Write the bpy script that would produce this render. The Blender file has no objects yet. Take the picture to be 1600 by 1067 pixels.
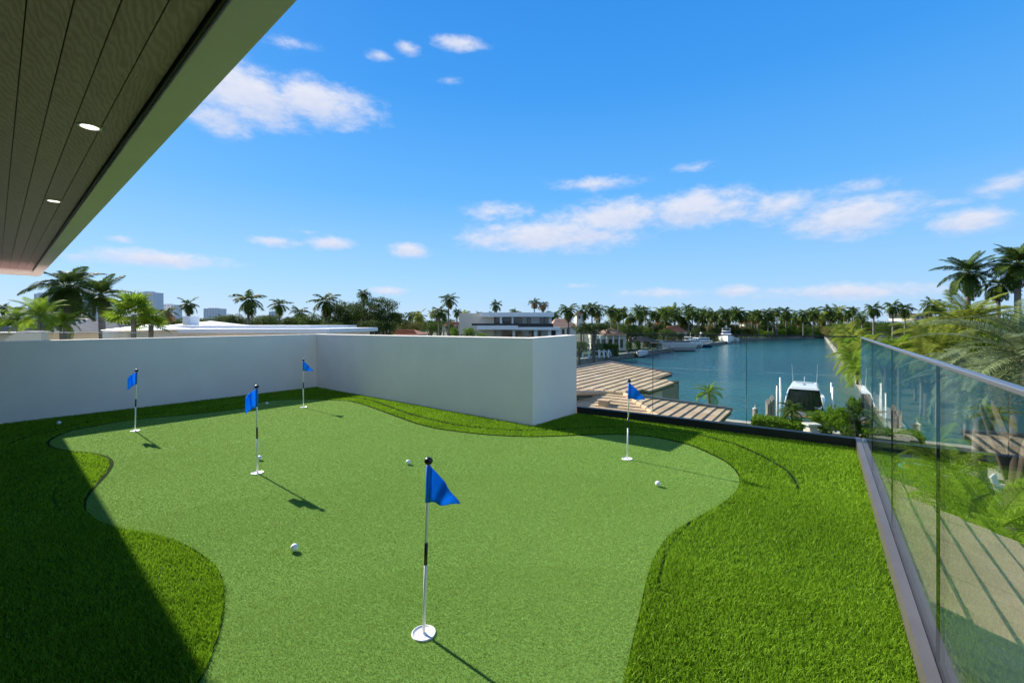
import bpy, math, random
import numpy as np
from mathutils import Vector, Matrix
from mathutils.geometry import tessellate_polygon

random.seed(7); rng = np.random.default_rng(7)
S = bpy.context.scene
COL = S.collection
R = math.radians

# ------------------------------------------------------------------ camera
EYE = 1.4; F = 700.0; HY = 507.0
cam_d = bpy.data.cameras.new('camera'); cam = bpy.data.objects.new('camera', cam_d); COL.objects.link(cam)
cam.location = (0, 0, EYE); cam.rotation_euler = (R(90), 0, 0)
cam_d.sensor_width = 36; cam_d.lens = 36 * F / 1600
cam_d.shift_y = -(533.5 - HY) / 1600
cam_d.clip_start = 0.02; cam_d.clip_end = 12000
S.camera = cam
S.render.resolution_x = 1024; S.render.resolution_y = 682

# ------------------------------------------------------------------ light
SUN_EL = R(32.2); SAZ = (-0.756, 0.655)
sd = bpy.data.lights.new('sun', 'SUN'); sd.energy = 4.3; sd.angle = R(0.53); sd.color = (1.0, 0.93, 0.80)
sun = bpy.data.objects.new('sun', sd); COL.objects.link(sun)
ld = Vector((-SAZ[0] * math.cos(SUN_EL), -SAZ[1] * math.cos(SUN_EL), -math.sin(SUN_EL)))
sun.rotation_euler = ld.to_track_quat('-Z', 'Y').to_euler()
sun.location = (-8, 7, 12)

W = bpy.data.worlds.new('World'); S.world = W; W.use_nodes = True
wt = W.node_tree; wt.nodes.clear()
def wn(t, **k):
    n = wt.nodes.new(t)
    for a, b in k.items(): setattr(n, a, b)
    return n
def wmath(op, a, b=None, c=None, clamp=False):
    n = wn('ShaderNodeMath', operation=op); n.use_clamp = clamp
    for i, v in enumerate((a, b, c)):
        if v is None: continue
        if isinstance(v, (int, float)): n.inputs[i].default_value = v
        else: wt.links.new(v, n.inputs[i])
    return n.outputs[0]
sky = wn('ShaderNodeTexSky', sky_type='NISHITA'); sky.sun_disc = False
sky.sun_elevation = SUN_EL; sky.sun_rotation = math.atan2(SAZ[0], SAZ[1])
sky.air_density = 1.0; sky.dust_density = 0.25; sky.ozone_density = 2.2; sky.altitude = 0
hs = wn('ShaderNodeHueSaturation'); hs.inputs['Saturation'].default_value = 1.2; hs.inputs['Hue'].default_value = 0.496
hs.inputs['Value'].default_value = 1.0
wt.links.new(sky.outputs[0], hs.inputs['Color'])
tc = wn('ShaderNodeTexCoord'); D = tc.outputs['Generated']
mapn = wn('ShaderNodeMapping'); mapn.inputs['Scale'].default_value = (1, 1, 2.2); wt.links.new(D, mapn.inputs[0])
nz = wn('ShaderNodeTexNoise'); nz.inputs['Scale'].default_value = 14; nz.inputs['Detail'].default_value = 8; nz.inputs['Roughness'].default_value = 0.62
wt.links.new(mapn.outputs[0], nz.inputs['Vector'])
nz2 = wn('ShaderNodeTexNoise'); nz2.inputs['Scale'].default_value = 42; nz2.inputs['Detail'].default_value = 6; nz2.inputs['Roughness'].default_value = 0.6
wt.links.new(mapn.outputs[0], nz2.inputs['Vector'])
def pdir(px, py): return Vector(((px - 800) / F, 1.0, (HY - py) / F)).normalized()
CL = [(385,150,105,48,1.0),(500,160,95,36,1.0),(345,185,60,30,.75),(715,69,44,14,.75),(638,76,24,12,.7),(592,88,22,10,.6),(450,66,60,14,.42),
      (708,126,30,8,.4),(428,377,46,9,.7),(515,380,38,12,.9),(640,392,34,13,.95),(190,374,26,6,.5),(250,405,125,14,.9),(120,402,40,10,.6),
      (850,370,140,26,.95),(775,331,60,17,.7),(960,338,105,28,.95),(1090,325,95,30,1.0),(1215,325,55,25,.8),(1330,338,105,32,1.0),
      (1345,291,75,14,.6),(930,286,75,13,.65),(1085,262,36,10,.6),(1520,345,66,21,1.0),(1575,288,60,22,.7),(1320,455,160,14,.85),(1150,455,40,10,.7),
      (1025,458,75,9,.7),(600,455,34,8,.8),(480,362,46,7,.4),(900,447,34,5,.4),(1480,318,50,8,.45),
      # clouds the frame leaves out, beside and above it
      (-260,300,170,45,.9),(-60,90,120,40,.8),(1800,350,160,40,.9),(2100,180,200,60,.8),(1250,-260,160,50,.6)]
FILL_CLOUDS = [(az, el, w_, h_) for az, el, w_, h_ in ((150, 18, 16, 5), (185, 24, 20, 7), (215, 14, 18, 5), (250, 28, 16, 7), (125, 34, 18, 8), (200, 46, 20, 10), (160, 62, 18, 12), (275, 50, 16, 9), (95, 20, 14, 5), (290, 20, 14, 4), (235, 8, 20, 3), (170, 8, 18, 3))]
acc = None; low = None
for px, py, hw, hh, st in CL:
    if hw < 300: hw *= 1.22; hh *= 1.25
    c = pdir(px, py); r = (pdir(px + hw, py) - pdir(px - hw, py)); w = r.length / 2; r.normalize()
    t = (pdir(px, py - hh) - pdir(px, py + hh)); h = t.length / 2; t.normalize()
    vr = wn('ShaderNodeVectorMath', operation='SUBTRACT'); wt.links.new(D, vr.inputs[0]); vr.inputs[1].default_value = c
    d1 = wn('ShaderNodeVectorMath', operation='DOT_PRODUCT'); wt.links.new(vr.outputs[0], d1.inputs[0]); d1.inputs[1].default_value = r / w
    d2 = wn('ShaderNodeVectorMath', operation='DOT_PRODUCT'); wt.links.new(vr.outputs[0], d2.inputs[0]); d2.inputs[1].default_value = t / h
    cx = wn('ShaderNodeCombineXYZ'); wt.links.new(d1.outputs['Value'], cx.inputs[0]); wt.links.new(d2.outputs['Value'], cx.inputs[1])
    ln = wn('ShaderNodeVectorMath', operation='LENGTH'); wt.links.new(cx.outputs[0], ln.inputs[0])
    m = wmath('MULTIPLY', wmath('SUBTRACT', 1.15, ln.outputs['Value'], clamp=True), st)
    l = wmath('MULTIPLY', m, d2.outputs['Value'])
    acc = m if acc is None else wmath('MAXIMUM', acc, m)
    low = l if low is None else wmath('ADD', low, l)
for az, el, w_, h_ in FILL_CLOUDS:      # unseen clouds round the rest of the sky, added to brighten neutral fill
    az, el, w, h = R(az), R(el), math.radians(w_ * 1.3), math.radians(h_ * 1.3)
    c = Vector((math.sin(az) * math.cos(el), math.cos(az) * math.cos(el), math.sin(el))); r = Vector((math.cos(az), -math.sin(az), 0)); t = c.cross(r)
    vr = wn('ShaderNodeVectorMath', operation='SUBTRACT'); wt.links.new(D, vr.inputs[0]); vr.inputs[1].default_value = c
    cx = wn('ShaderNodeCombineXYZ')
    for i_, (ax_, s_) in enumerate(((r, w), (t, h), (c, .6))):
        d1 = wn('ShaderNodeVectorMath', operation='DOT_PRODUCT'); wt.links.new(vr.outputs[0], d1.inputs[0]); d1.inputs[1].default_value = ax_ / s_; wt.links.new(d1.outputs['Value'], cx.inputs[i_])
    ln = wn('ShaderNodeVectorMath', operation='LENGTH'); wt.links.new(cx.outputs[0], ln.inputs[0])
    acc = wmath('MAXIMUM', acc, wmath('SUBTRACT', 1.15, ln.outputs['Value'], clamp=True))
shape = wmath('ADD', wmath('MULTIPLY', acc, 1.3), wmath('MULTIPLY', wmath('SUBTRACT', nz.outputs[0], 0.5), 1.5))
shape = wmath('ADD', shape, wmath('MULTIPLY', wmath('SUBTRACT', nz2.outputs[0], 0.5), 0.75))
mr = wn('ShaderNodeMapRange', interpolation_type='SMOOTHSTEP'); wt.links.new(shape, mr.inputs[0])
mr.inputs[1].default_value = 0.14; mr.inputs[2].default_value = 1.2; mr.inputs[3].default_value = 0; mr.inputs[4].default_value = .93
gate = wmath('MULTIPLY', mr.outputs[0], wmath('MULTIPLY', acc, 5.0, clamp=True))
mixc = wn('ShaderNodeMix', data_type='RGBA')
shade = wmath('ADD', wmath('MULTIPLY', low, 0.9), wmath('MULTIPLY', nz2.outputs[0], 0.9), clamp=True)
mixc.inputs['A'].default_value = (2.7, 3.05, 3.95, 1); mixc.inputs['B'].default_value = (3.85, 3.85, 4.15, 1)
wt.links.new(shade, mixc.inputs['Factor'])
mixs = wn('ShaderNodeMix', data_type='RGBA'); wt.links.new(gate, mixs.inputs['Factor'])
sep = wn('ShaderNodeSeparateXYZ'); wt.links.new(D, sep.inputs[0])
gr = wn('ShaderNodeValToRGB'); wt.links.new(sep.outputs[2], gr.inputs[0]); el_ = gr.color_ramp.elements
KE = 1 / (.1 * 2.2)
for p_, c_ in ((0.0, (.46, .66, .90)), (.10, (.32, .61, .96)), (.27, (.125, .45, .95)), (.46, (.048, .325, .87)), (.62, (.03, .26, .79)), (1.0, (.02, .17, .62))):
    x_ = el_.new(p_) if p_ not in (0.0, 1.0) else (el_[0] if p_ == 0 else el_[-1]); x_.color = tuple(v * KE / 6 for v in c_) + (1,)
gm = wn('ShaderNodeMix', data_type='RGBA'); gm.inputs['Factor'].default_value = .94
g6 = wn('ShaderNodeVectorMath', operation='SCALE'); wt.links.new(gr.outputs[0], g6.inputs[0]); g6.inputs['Scale'].default_value = 6.0
wt.links.new(hs.outputs[0], gm.inputs['A']); wt.links.new(g6.outputs[0], gm.inputs['B'])
wt.links.new(gm.outputs['Result'], mixs.inputs['A']); wt.links.new(mixc.outputs['Result'], mixs.inputs['B'])
bg = wn('ShaderNodeBackground'); bg.inputs['Strength'].default_value = 0.1
wt.links.new(mixs.outputs['Result'], bg.inputs['Color'])
wo = wn('ShaderNodeOutputWorld'); wt.links.new(bg.outputs[0], wo.inputs[0])
W.cycles.sampling_method = 'AUTOMATIC' if hasattr(W, 'cycles') else None

vs = S.view_settings; vs.view_transform = 'Standard'; vs.look = 'None'; vs.exposure = 1.2; vs.gamma = 1.0; vs.use_curve_mapping = False
S.render.engine = 'CYCLES'
S.cycles.max_bounces = 8; S.cycles.transparent_max_bounces = 24; S.cycles.glossy_bounces = 4; S.cycles.diffuse_bounces = 5

# ------------------------------------------------------------------ materials
class MT:
    def __init__(s, name):
        s.m = bpy.data.materials.new(name); s.m.use_nodes = True; s.t = s.m.node_tree
        s.t.nodes.clear(); s.o = s.n('ShaderNodeOutputMaterial')
    def n(s, t, **k):
        n = s.t.nodes.new(t)
        for a, b in k.items():
            if a in n.inputs.keys() if hasattr(n.inputs, 'keys') else False: n.inputs[a].default_value = b
            else: setattr(n, a, b)
        return n
    def l(s, a, b): s.t.links.new(a, b)
    def math(s, op, a, b=0.0, clamp=False):
        n = s.t.nodes.new('ShaderNodeMath'); n.operation = op; n.use_clamp = clamp
        for i, v in enumerate((a, b)):
            if isinstance(v, (int, float)): n.inputs[i].default_value = v
            else: s.l(v, n.inputs[i])
        return n.outputs[0]
    def noise(s, scale, detail=4, rough=.55, vec=None, stretch=None):
        n = s.t.nodes.new('ShaderNodeTexNoise'); n.inputs['Scale'].default_value = scale
        n.inputs['Detail'].default_value = detail; n.inputs['Roughness'].default_value = rough
        tcn = s.t.nodes.new('ShaderNodeTexCoord')
        v = vec or tcn.outputs['Object']
        if stretch:
            mp = s.t.nodes.new('ShaderNodeMapping'); mp.inputs['Scale'].default_value = stretch; s.l(v, mp.inputs[0]); v = mp.outputs[0]
        s.l(v, n.inputs['Vector']); return n.outputs['Fac']
    def ramp(s, fac, cols):
        r = s.t.nodes.new('ShaderNodeValToRGB'); e = r.color_ramp.elements
        while len(e) < len(cols): e.new(.5)
        for i, (p, c) in enumerate(cols): e[i].position = p; e[i].color = (*c, 1)
        s.l(fac, r.inputs[0]); return r.outputs[0]
    def bump(s, h, strength, dist):
        b = s.t.nodes.new('ShaderNodeBump'); b.inputs['Strength'].default_value = strength; b.inputs['Distance'].default_value = dist
        s.l(h, b.inputs['Height']); return b.outputs[0]

def pbr(name, col, rough=.6, metal=0., var=0., vscale=5., bump=0., bscale=60., bdist=.003, col2=None, spec=.5, stretch=None, coat=0):
    k = MT(name); b = k.n('ShaderNodeBsdfPrincipled'); b.inputs['Roughness'].default_value = rough
    b.inputs['Metallic'].default_value = metal; b.inputs['Specular IOR Level'].default_value = spec
    if coat: b.inputs['Coat Weight'].default_value = coat
    if var or col2:
        c2 = col2 or tuple(x * (1 - var) for x in col)
        f = k.noise(vscale, 6, .6, stretch=stretch)
        k.l(k.ramp(f, [(.32, c2), (.68, col)]), b.inputs['Base Color'])
    else: b.inputs['Base Color'].default_value = (*col, 1)
    if bump: k.l(k.bump(k.noise(bscale, 5, .6), bump, bdist), b.inputs['Normal'])
    k.l(b.outputs[0], k.o.inputs[0]); return k.m

def leafmat(name, c1, c2, trans=.35, scale=.6, rough=.65, spec=.08, attr=None, c3=None):
    k = MT(name)
    if attr:
        a = k.n('ShaderNodeAttribute'); a.attribute_name = attr; rnd = a.outputs['Fac']
    else:
        g = k.n('ShaderNodeNewGeometry'); rnd = g.outputs['Random Per Island']
    f = k.math('ADD', k.math('MULTIPLY', rnd, .55), k.math('MULTIPLY', k.noise(scale, 3), .6), clamp=True)
    cols = [(.2, c1), (.85, c2)] if c3 is None else [(.2, c1), (.7, c2), (.97, c3)]
    c = k.ramp(f, cols)
    b = k.n('ShaderNodeBsdfPrincipled'); b.inputs['Roughness'].default_value = rough; b.inputs['Specular IOR Level'].default_value = spec
    k.l(c, b.inputs['Base Color'])
    t = k.n('ShaderNodeBsdfTranslucent'); k.l(c, t.inputs[0])
    mx = k.n('ShaderNodeMixShader'); mx.inputs[0].default_value = trans
    k.l(b.outputs[0], mx.inputs[1]); k.l(t.outputs[0], mx.inputs[2]); k.l(mx.outputs[0], k.o.inputs[0]); return k.m

def glassmat(name, tint=(.935, .962, .945), gain=1.0):
    k = MT(name); g = k.n('ShaderNodeNewGeometry')
    d = k.t.nodes.new('ShaderNodeVectorMath'); d.operation = 'DOT_PRODUCT'; k.l(g.outputs['Normal'], d.inputs[0]); k.l(g.outputs['Incoming'], d.inputs[1])
    c = k.math('ABSOLUTE', d.outputs['Value']); c = k.math('SUBTRACT', 1.0, c, clamp=True); p = k.math('POWER', c, 5.0)
    fr = k.math('ADD', k.math('MULTIPLY', p, (.82 * gain)), .03, clamp=True)
    tr = k.n('ShaderNodeBsdfTransparent'); tr.inputs[0].default_value = (*tint, 1)
    gl = k.n('ShaderNodeBsdfGlossy'); gl.inputs['Roughness'].default_value = 0.0; gl.inputs[0].default_value = (.97, 1, .99, 1)
    mx = k.n('ShaderNodeMixShader'); k.l(fr, mx.inputs[0]); k.l(tr.outputs[0], mx.inputs[1]); k.l(gl.outputs[0], mx.inputs[2])
    k.l(mx.outputs[0], k.o.inputs[0]); return k.m

M = {}
M['stucco'] = pbr('white_stucco', (.92, .815, .705), .85, var=.07, vscale=1.6, bump=.35, bscale=140, bdist=.002, spec=.2)
M['paint'] = pbr('white_paint', (.78, .78, .77), .6, var=.05, vscale=1.5)
M['cream'] = pbr('cream_render', (.66, .60, .50), .8, var=.10, vscale=.8)
M['rim'] = pbr('soffit_paint', (.93, .80, .89), .75, var=.06, vscale=1.6, bump=.15, bscale=90, bdist=.002, stretch=(1, 1, 1))
M['black'] = pbr('black_metal', (.012, .012, .014), .45, metal=.0, var=.3, vscale=3)
M['bronze'] = pbr('bronze_aluminium', (.12, .105, .10), .42, metal=.3, var=.18, vscale=4, bump=.1, bscale=200, bdist=.0006)
M['railcap'] = pbr('rail_aluminium', (.27, .27, .29), .35, metal=.8)
M['glass'] = glassmat('railing_glass')
M['pane'] = pbr('window_glass', (.02, .026, .032), .08, spec=.9)
M['paneb'] = pbr('hazed_tower_glass', (.38, .45, .52), .3, spec=.5)  # window colour lightened to stand for distance haze
M['turfbase'] = pbr('turf_backing', (.05, .11, .012), .95, var=.4, vscale=160, spec=.02)
M['greenbase'] = pbr('green_backing', (.15, .285, .06), .95, var=.4, vscale=420, spec=.03)
M['fringe'] = leafmat('fringe_blade', (.075, .17, .008), (.215, .385, .014), .40, 1.2, .6, .12, attr='rnd', c3=(.28, .47, .04))
M['pile'] = leafmat('short_pile', (.18, .305, .045), (.32, .455, .085), .25, .5, .6, .12, attr='rnd', c3=(.46, .58, .17))
M['lawn'] = pbr('lawn_grass', (.032, .08, .010), .95, col2=(.016, .045, .006), vscale=1.1, bump=.6, bscale=14, bdist=.05)
M['land'] = pbr('land', (.035, .06, .014), .95, col2=(.07, .065, .035), vscale=.05)
M['paving'] = pbr('concrete_paving', (.38, .35, .29), .9, var=.25, vscale=1.5)
M['seawall'] = pbr('seawall_concrete', (.34, .31, .26), .92, col2=(.12, .11, .09), vscale=1.3, bump=.5, bscale=6, bdist=.03)
M['cap'] = pbr('seawall_cap_concrete', (.46, .43, .37), .9, col2=(.30, .27, .22), vscale=1.1)
M['tile'] = pbr('sand_roof_tile', (.50, .345, .205), .85, col2=(.37, .25, .155), vscale=2.2, bump=.35, bscale=30, bdist=.006)
M['tile2'] = pbr('sand_roof_tile_pale', (.57, .41, .26), .85, col2=(.44, .31, .20), vscale=2.6, bump=.35, bscale=30, bdist=.006)
M['terra'] = pbr('terracotta_tile', (.42, .15, .07), .85, col2=(.30, .11, .06), vscale=.7, bump=.6, bscale=3, bdist=.1)
M['brownroof'] = pbr('brown_tile', (.32, .20, .14), .85, col2=(.22, .14, .11), vscale=.8, bump=.6, bscale=3, bdist=.1)
M['slate'] = pbr('slate_tile', (.16, .17, .18), .8, col2=(.10, .105, .11), vscale=1)
M['fascia'] = pbr('dark_fascia', (.045, .055, .04), .7, var=.3)
M['trunk'] = pbr('palm_bark', (.24, .215, .18), .9, col2=(.13, .115, .095), vscale=3, bump=.6, bscale=10, bdist=.03, stretch=(1, 1, 5))
M['bark'] = pbr('brown_bark', (.12, .09, .065), .95, col2=(.07, .055, .04), vscale=4)
M['shaft'] = pbr('green_crownshaft', (.13, .20, .06), .5, var=.2)
M['frond'] = leafmat('palm_frond', (.028, .058, .011), (.080, .125, .022), .28, .8)
M['frondb'] = leafmat('bright_frond', (.10, .19, .014), (.24, .34, .03), .42, .8)
M['frondy'] = leafmat('yellow_green_frond', (.11, .16, .018), (.30, .33, .05), .4, .7)
M['fronds'] = leafmat('silver_frond', (.10, .15, .055), (.25, .30, .14), .3, .8, .5, .3)
M['dead'] = leafmat('dry_frond', (.20, .13, .055), (.34, .23, .10), .3, .8)
M['leaf'] = leafmat('dark_leaf', (.024, .048, .010), (.075, .115, .022), .3, .5)
M['leafm'] = leafmat('mid_leaf', (.035, .07, .012), (.09, .15, .025), .3, .5)
M['leafb'] = leafmat('bright_leaf', (.06, .14, .010), (.17, .28, .025), .38, .6)
M['leafo'] = leafmat('olive_leaf', (.07, .085, .022), (.17, .18, .05), .3, .5, c3=(.34, .16, .03))
M['flagc'] = leafmat('blue_flag_cloth', (.015, .28, .78), (.03, .40, .92), .55, 30, .6, .3)
M['white'] = pbr('white_enamel', (.80, .80, .79), .35, spec=.5)
M['ball'] = pbr('golf_ball_white', (.82, .82, .82), .3, bump=.5, bscale=330, bdist=.0012)
M['blackp'] = pbr('black_plastic', (.01, .01, .011), .3)
M['navy'] = pbr('navy_canvas', (.004, .006, .020), .9, spec=.1, var=.4, vscale=2, bump=.6, bscale=4, bdist=.05, stretch=None)
M['gel'] = pbr('boat_gelcoat', (.78, .79, .80), .25, coat=.3)
M['hullg'] = pbr('grey_hull', (.60, .58, .56), .3)
M['boot'] = pbr('blue_hull', (.03, .09, .19), .3)
M['wood'] = pbr('weathered_timber', (.26, .24, .21), .9, col2=(.16, .145, .13), vscale=5, stretch=(1, 1, .2))
M['teak'] = pbr('teak', (.33, .18, .09), .6, var=.2)
M['steel'] = pbr('steel', (.5, .5, .5), .25, metal=.9)
M['stone'] = pbr('cast_stone', (.55, .51, .44), .85, var=.2, vscale=4, bump=.4, bscale=20, bdist=.01)
M['thatch'] = pbr('grey_thatch', (.19, .17, .15), .98, col2=(.12, .105, .09), vscale=3, bump=.8, bscale=8, bdist=.1)
M['towerA'] = pbr('hazed_pale_tower', (.80, .76, .74), .8, var=.1, vscale=.02)  # both tower wall colours paled in place of a haze volume
M['towerB'] = pbr('hazed_grey_tower', (.66, .68, .72), .7, var=.1, vscale=.02)
M['orange'] = pbr('orange_plastic', (.65, .26, .05), .5)
M['turq'] = pbr('turquoise_plastic', (.05, .35, .36), .5)

# ceiling board: embossed wood grain
k = MT('ceiling_board'); tcn = k.n('ShaderNodeTexCoord')
mp = k.n('ShaderNodeMapping'); mp.inputs['Scale'].default_value = (1.6, 7, 7); k.l(tcn.outputs['Object'], mp.inputs[0])
oi = k.n('ShaderNodeObjectInfo'); ad = k.t.nodes.new('ShaderNodeVectorMath'); ad.operation = 'ADD'; k.l(mp.outputs[0], ad.inputs[0])
sc_ = k.t.nodes.new('ShaderNodeVectorMath'); sc_.operation = 'SCALE'; cmb = k.n('ShaderNodeCombineXYZ'); cmb.inputs[0].default_value = 1; cmb.inputs[1].default_value = .7
k.l(cmb.outputs[0], sc_.inputs[0]); k.l(k.math('MULTIPLY', oi.outputs['Random'], 40.), sc_.inputs['Scale']); k.l(sc_.outputs[0], ad.inputs[1])
wv = k.t.nodes.new('ShaderNodeTexWave'); wv.wave_type = 'RINGS'; wv.rings_direction = 'Z'; wv.inputs['Scale'].default_value = 3.2; wv.inputs['Distortion'].default_value = 9
wv.inputs['Detail'].default_value = 3; wv.inputs['Detail Scale'].default_value = 1.4; k.l(ad.outputs[0], wv.inputs['Vector'])
b = k.n('ShaderNodeBsdfPrincipled'); b.inputs['Roughness'].default_value = .5
mot = k.noise(3.5, 5, .6, vec=ad.outputs[0])
f_ = k.math('ADD', k.math('MULTIPLY', wv.outputs['Fac'], .42), k.math('MULTIPLY', mot, .6))
f_ = k.math('ADD', f_, k.math('MULTIPLY', k.math('SUBTRACT', oi.outputs['Random'], .5), .25))
k.l(k.ramp(f_, [(.2, (.40, .235, .27)), (.85, (.60, .38, .44))]), b.inputs['Base Color'])
k.l(k.bump(wv.outputs['Fac'], .22, .0014), b.inputs['Normal']); k.l(b.outputs[0], k.o.inputs[0]); M['board'] = k.m
# lamp
k = MT('downlight_lens'); e = k.n('ShaderNodeEmission'); e.inputs[0].default_value = (1, .93, .82, 1); e.inputs[1].default_value = 1.6; k.l(e.outputs[0], k.o.inputs[0]); M['lens'] = k.m
# water
k = MT('canal_water'); b = k.n('ShaderNodeBsdfPrincipled'); b.inputs['Roughness'].default_value = .12; b.inputs['IOR'].default_value = 1.33
b.inputs['Specular IOR Level'].default_value = .42
k.l(k.ramp(k.noise(.018, 5, .6), [(.35, (.003, .066, .082)), (.7, (.008, .110, .125))]), b.inputs['Base Color'])
h = k.math('ADD', k.noise(1.15, 5, .65, stretch=(1, .8, 1)), k.math('MULTIPLY', k.noise(.22, 3), 1.8))
k.l(k.bump(h, .9, .22), b.inputs['Normal']); k.l(b.outputs[0], k.o.inputs[0]); M['water'] = k.m

# ------------------------------------------------------------------ mesh tools
def link(o, parent=None):
    COL.objects.link(o)
    if parent is not None: o.parent = parent
    return o
def tag(o, label=None, cat=None, group=None, kind=None):
    if label: o['label'] = label
    if cat: o['category'] = cat
    if group: o['group'] = group
    if kind: o['kind'] = kind
    return o
def empty(name, loc=(0, 0, 0), rz=0, **k):
    o = bpy.data.objects.new(name, None); o.empty_display_size = .2; o.location = loc; o.rotation_euler = (0, 0, rz); link(o); return tag(o, **k)

class MB:
    def __init__(s): s.v = []; s.f = []; s.mi = []
    def add(s, vs_, fs, mi=0):
        n = len(s.v); s.v += [tuple(v) for v in vs_]; s.f += [tuple(i + n for i in f) for f in fs]; s.mi += [mi] * len(fs); return s
    def box(s, c, d, ax=(1, 0, 0), mi=0, up=(0, 0, 1), ay=None):
        c = Vector(c); x = Vector(ax).normalized(); z = Vector(up).normalized(); y = Vector(ay).normalized() if ay else z.cross(x).normalized()
        x *= d[0] / 2; y *= d[1] / 2; z *= d[2] / 2
        vs_ = [c + a * x + b_ * y + e * z for e in (-1, 1) for (a, b_) in ((-1, -1), (1, -1), (1, 1), (-1, 1))]
        return s.add(vs_, [(3, 2, 1, 0), (4, 5, 6, 7), (0, 1, 5, 4), (1, 2, 6, 5), (2, 3, 7, 6), (3, 0, 4, 7)], mi)
    def b2(s, x0, x1, y0, y1, z0, z1, mi=0): return s.box(((x0 + x1) / 2, (y0 + y1) / 2, (z0 + z1) / 2), (abs(x1 - x0), abs(y1 - y0), abs(z1 - z0)), mi=mi)
    def tube(s, pts, rad, n=8, mi=0, cap=True):
        pts = [Vector(p) for p in pts]; rr = rad if isinstance(rad, (list, tuple)) else [rad] * len(pts); vs_ = []; fs = []
        for i, p in enumerate(pts):
            d = (pts[min(i + 1, len(pts) - 1)] - pts[max(i - 1, 0)]).normalized()
            a = d.orthogonal().normalized() if abs(d.z) < .99 else Vector((1, 0, 0)); 
            if abs(d.z) < .99: a = d.cross(Vector((0, 0, 1))).normalized()
            b_ = d.cross(a).normalized()
            for j in range(n):
                t = 2 * math.pi * j / n; vs_.append(p + (a * math.cos(t) + b_ * math.sin(t)) * rr[i])
        for i in range(len(pts) - 1):
            for j in range(n): fs.append((i * n + j, i * n + (j + 1) % n, (i + 1) * n + (j + 1) % n, (i + 1) * n + j))
        if cap: fs.append(tuple(range(n - 1, -1, -1))); fs.append(tuple((len(pts) - 1) * n + j for j in range(n)))
        return s.add(vs_, fs, mi)
    def lathe(s, prof, n=24, c=(0, 0, 0), mi=0):
        vs_ = [(c[0] + r * math.cos(2 * math.pi * j / n), c[1] + r * math.sin(2 * math.pi * j / n), c[2] + z) for r, z in prof for j in range(n)]
        fs = [(i * n + j, i * n + (j + 1) % n, (i + 1) * n + (j + 1) % n, (i + 1) * n + j) for i in range(len(prof) - 1) for j in range(n)]
        return s.add(vs_, fs, mi)
    def prism(s, poly, z0, z1, mi=0):
        n = len(poly); tr = tessellate_polygon([[Vector((p[0], p[1], 0)) for p in poly]])
        A = sum(poly[i][0] * poly[(i + 1) % n][1] - poly[(i + 1) % n][0] * poly[i][1] for i in range(n))
        if A < 0: poly = poly[::-1]; tr = tessellate_polygon([[Vector((p[0], p[1], 0)) for p in poly]])
        z0s = z0 if isinstance(z0, (list, tuple)) else [z0] * n; z1s = z1 if isinstance(z1, (list, tuple)) else [z1] * n
        if A < 0: z0s = z0s[::-1]; z1s = z1s[::-1]
        vs_ = [(p[0], p[1], z0s[i]) for i, p in enumerate(poly)] + [(p[0], p[1], z1s[i]) for i, p in enumerate(poly)]
        fs = [tuple(t[::-1]) for t in tr] + [tuple(i + n for i in t) for t in tr] + [(i, (i + 1) % n, (i + 1) % n + n, i + n) for i in range(n)]
        return s.add(vs_, fs, mi)
    def mesh(s, name, mats, smooth=False):
        me = bpy.data.meshes.new(name); me.from_pydata(s.v, [], s.f)
        for m in (mats if isinstance(mats, (list, tuple)) else [mats]): me.materials.append(m)
        me.polygons.foreach_set('material_index', s.mi)
        if smooth: me.polygons.foreach_set('use_smooth', [True] * len(s.f))
        me.update(); return me
    def build(s, name, mats, parent=None, smooth=False, bevel=0, **k):
        o = bpy.data.objects.new(name, s.mesh(name, mats, smooth)); link(o, parent)
        if bevel: bv = o.modifiers.new('bevel', 'BEVEL'); bv.width = bevel; bv.segments = 2; bv.limit_method = 'ANGLE'
        return tag(o, **k)
def inst(name, me, parent=None, loc=(0, 0, 0), rot=(0, 0, 0), sc=1, **k):
    o = bpy.data.objects.new(name, me); o.location = loc; o.rotation_euler = rot
    o.scale = (sc, sc, sc) if isinstance(sc, (int, float)) else sc; link(o, parent); return tag(o, **k)
def copy_tree(o, parent=None):
    c = o.copy(); COL.objects.link(c)
    if parent is not None: c.parent = parent
    for ch in list(o.children): copy_tree(ch, c)
    return c
def G(px, py, z=0.0):
    Y = (EYE - z) * F / (py - HY); return Vector(((px - 800) / F * Y, Y, z))
def P(px, py, Y): return Vector(((px - 800) / F * Y, Y, EYE - (py - HY) / F * Y))
def V2(p): return Vector((p[0], p[1]))

WZ = -6.7; GZ = -5.7
v_ = Vector((.567, .824, 0)).normalized(); u_ = Vector((.824, -.567, 0)).normalized()   # along / across the canal
ul = Vector((-.756, .655, 0)).normalized(); ni = Vector((-.655, -.756, 0)).normalized()    # along / into the house roof

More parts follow.
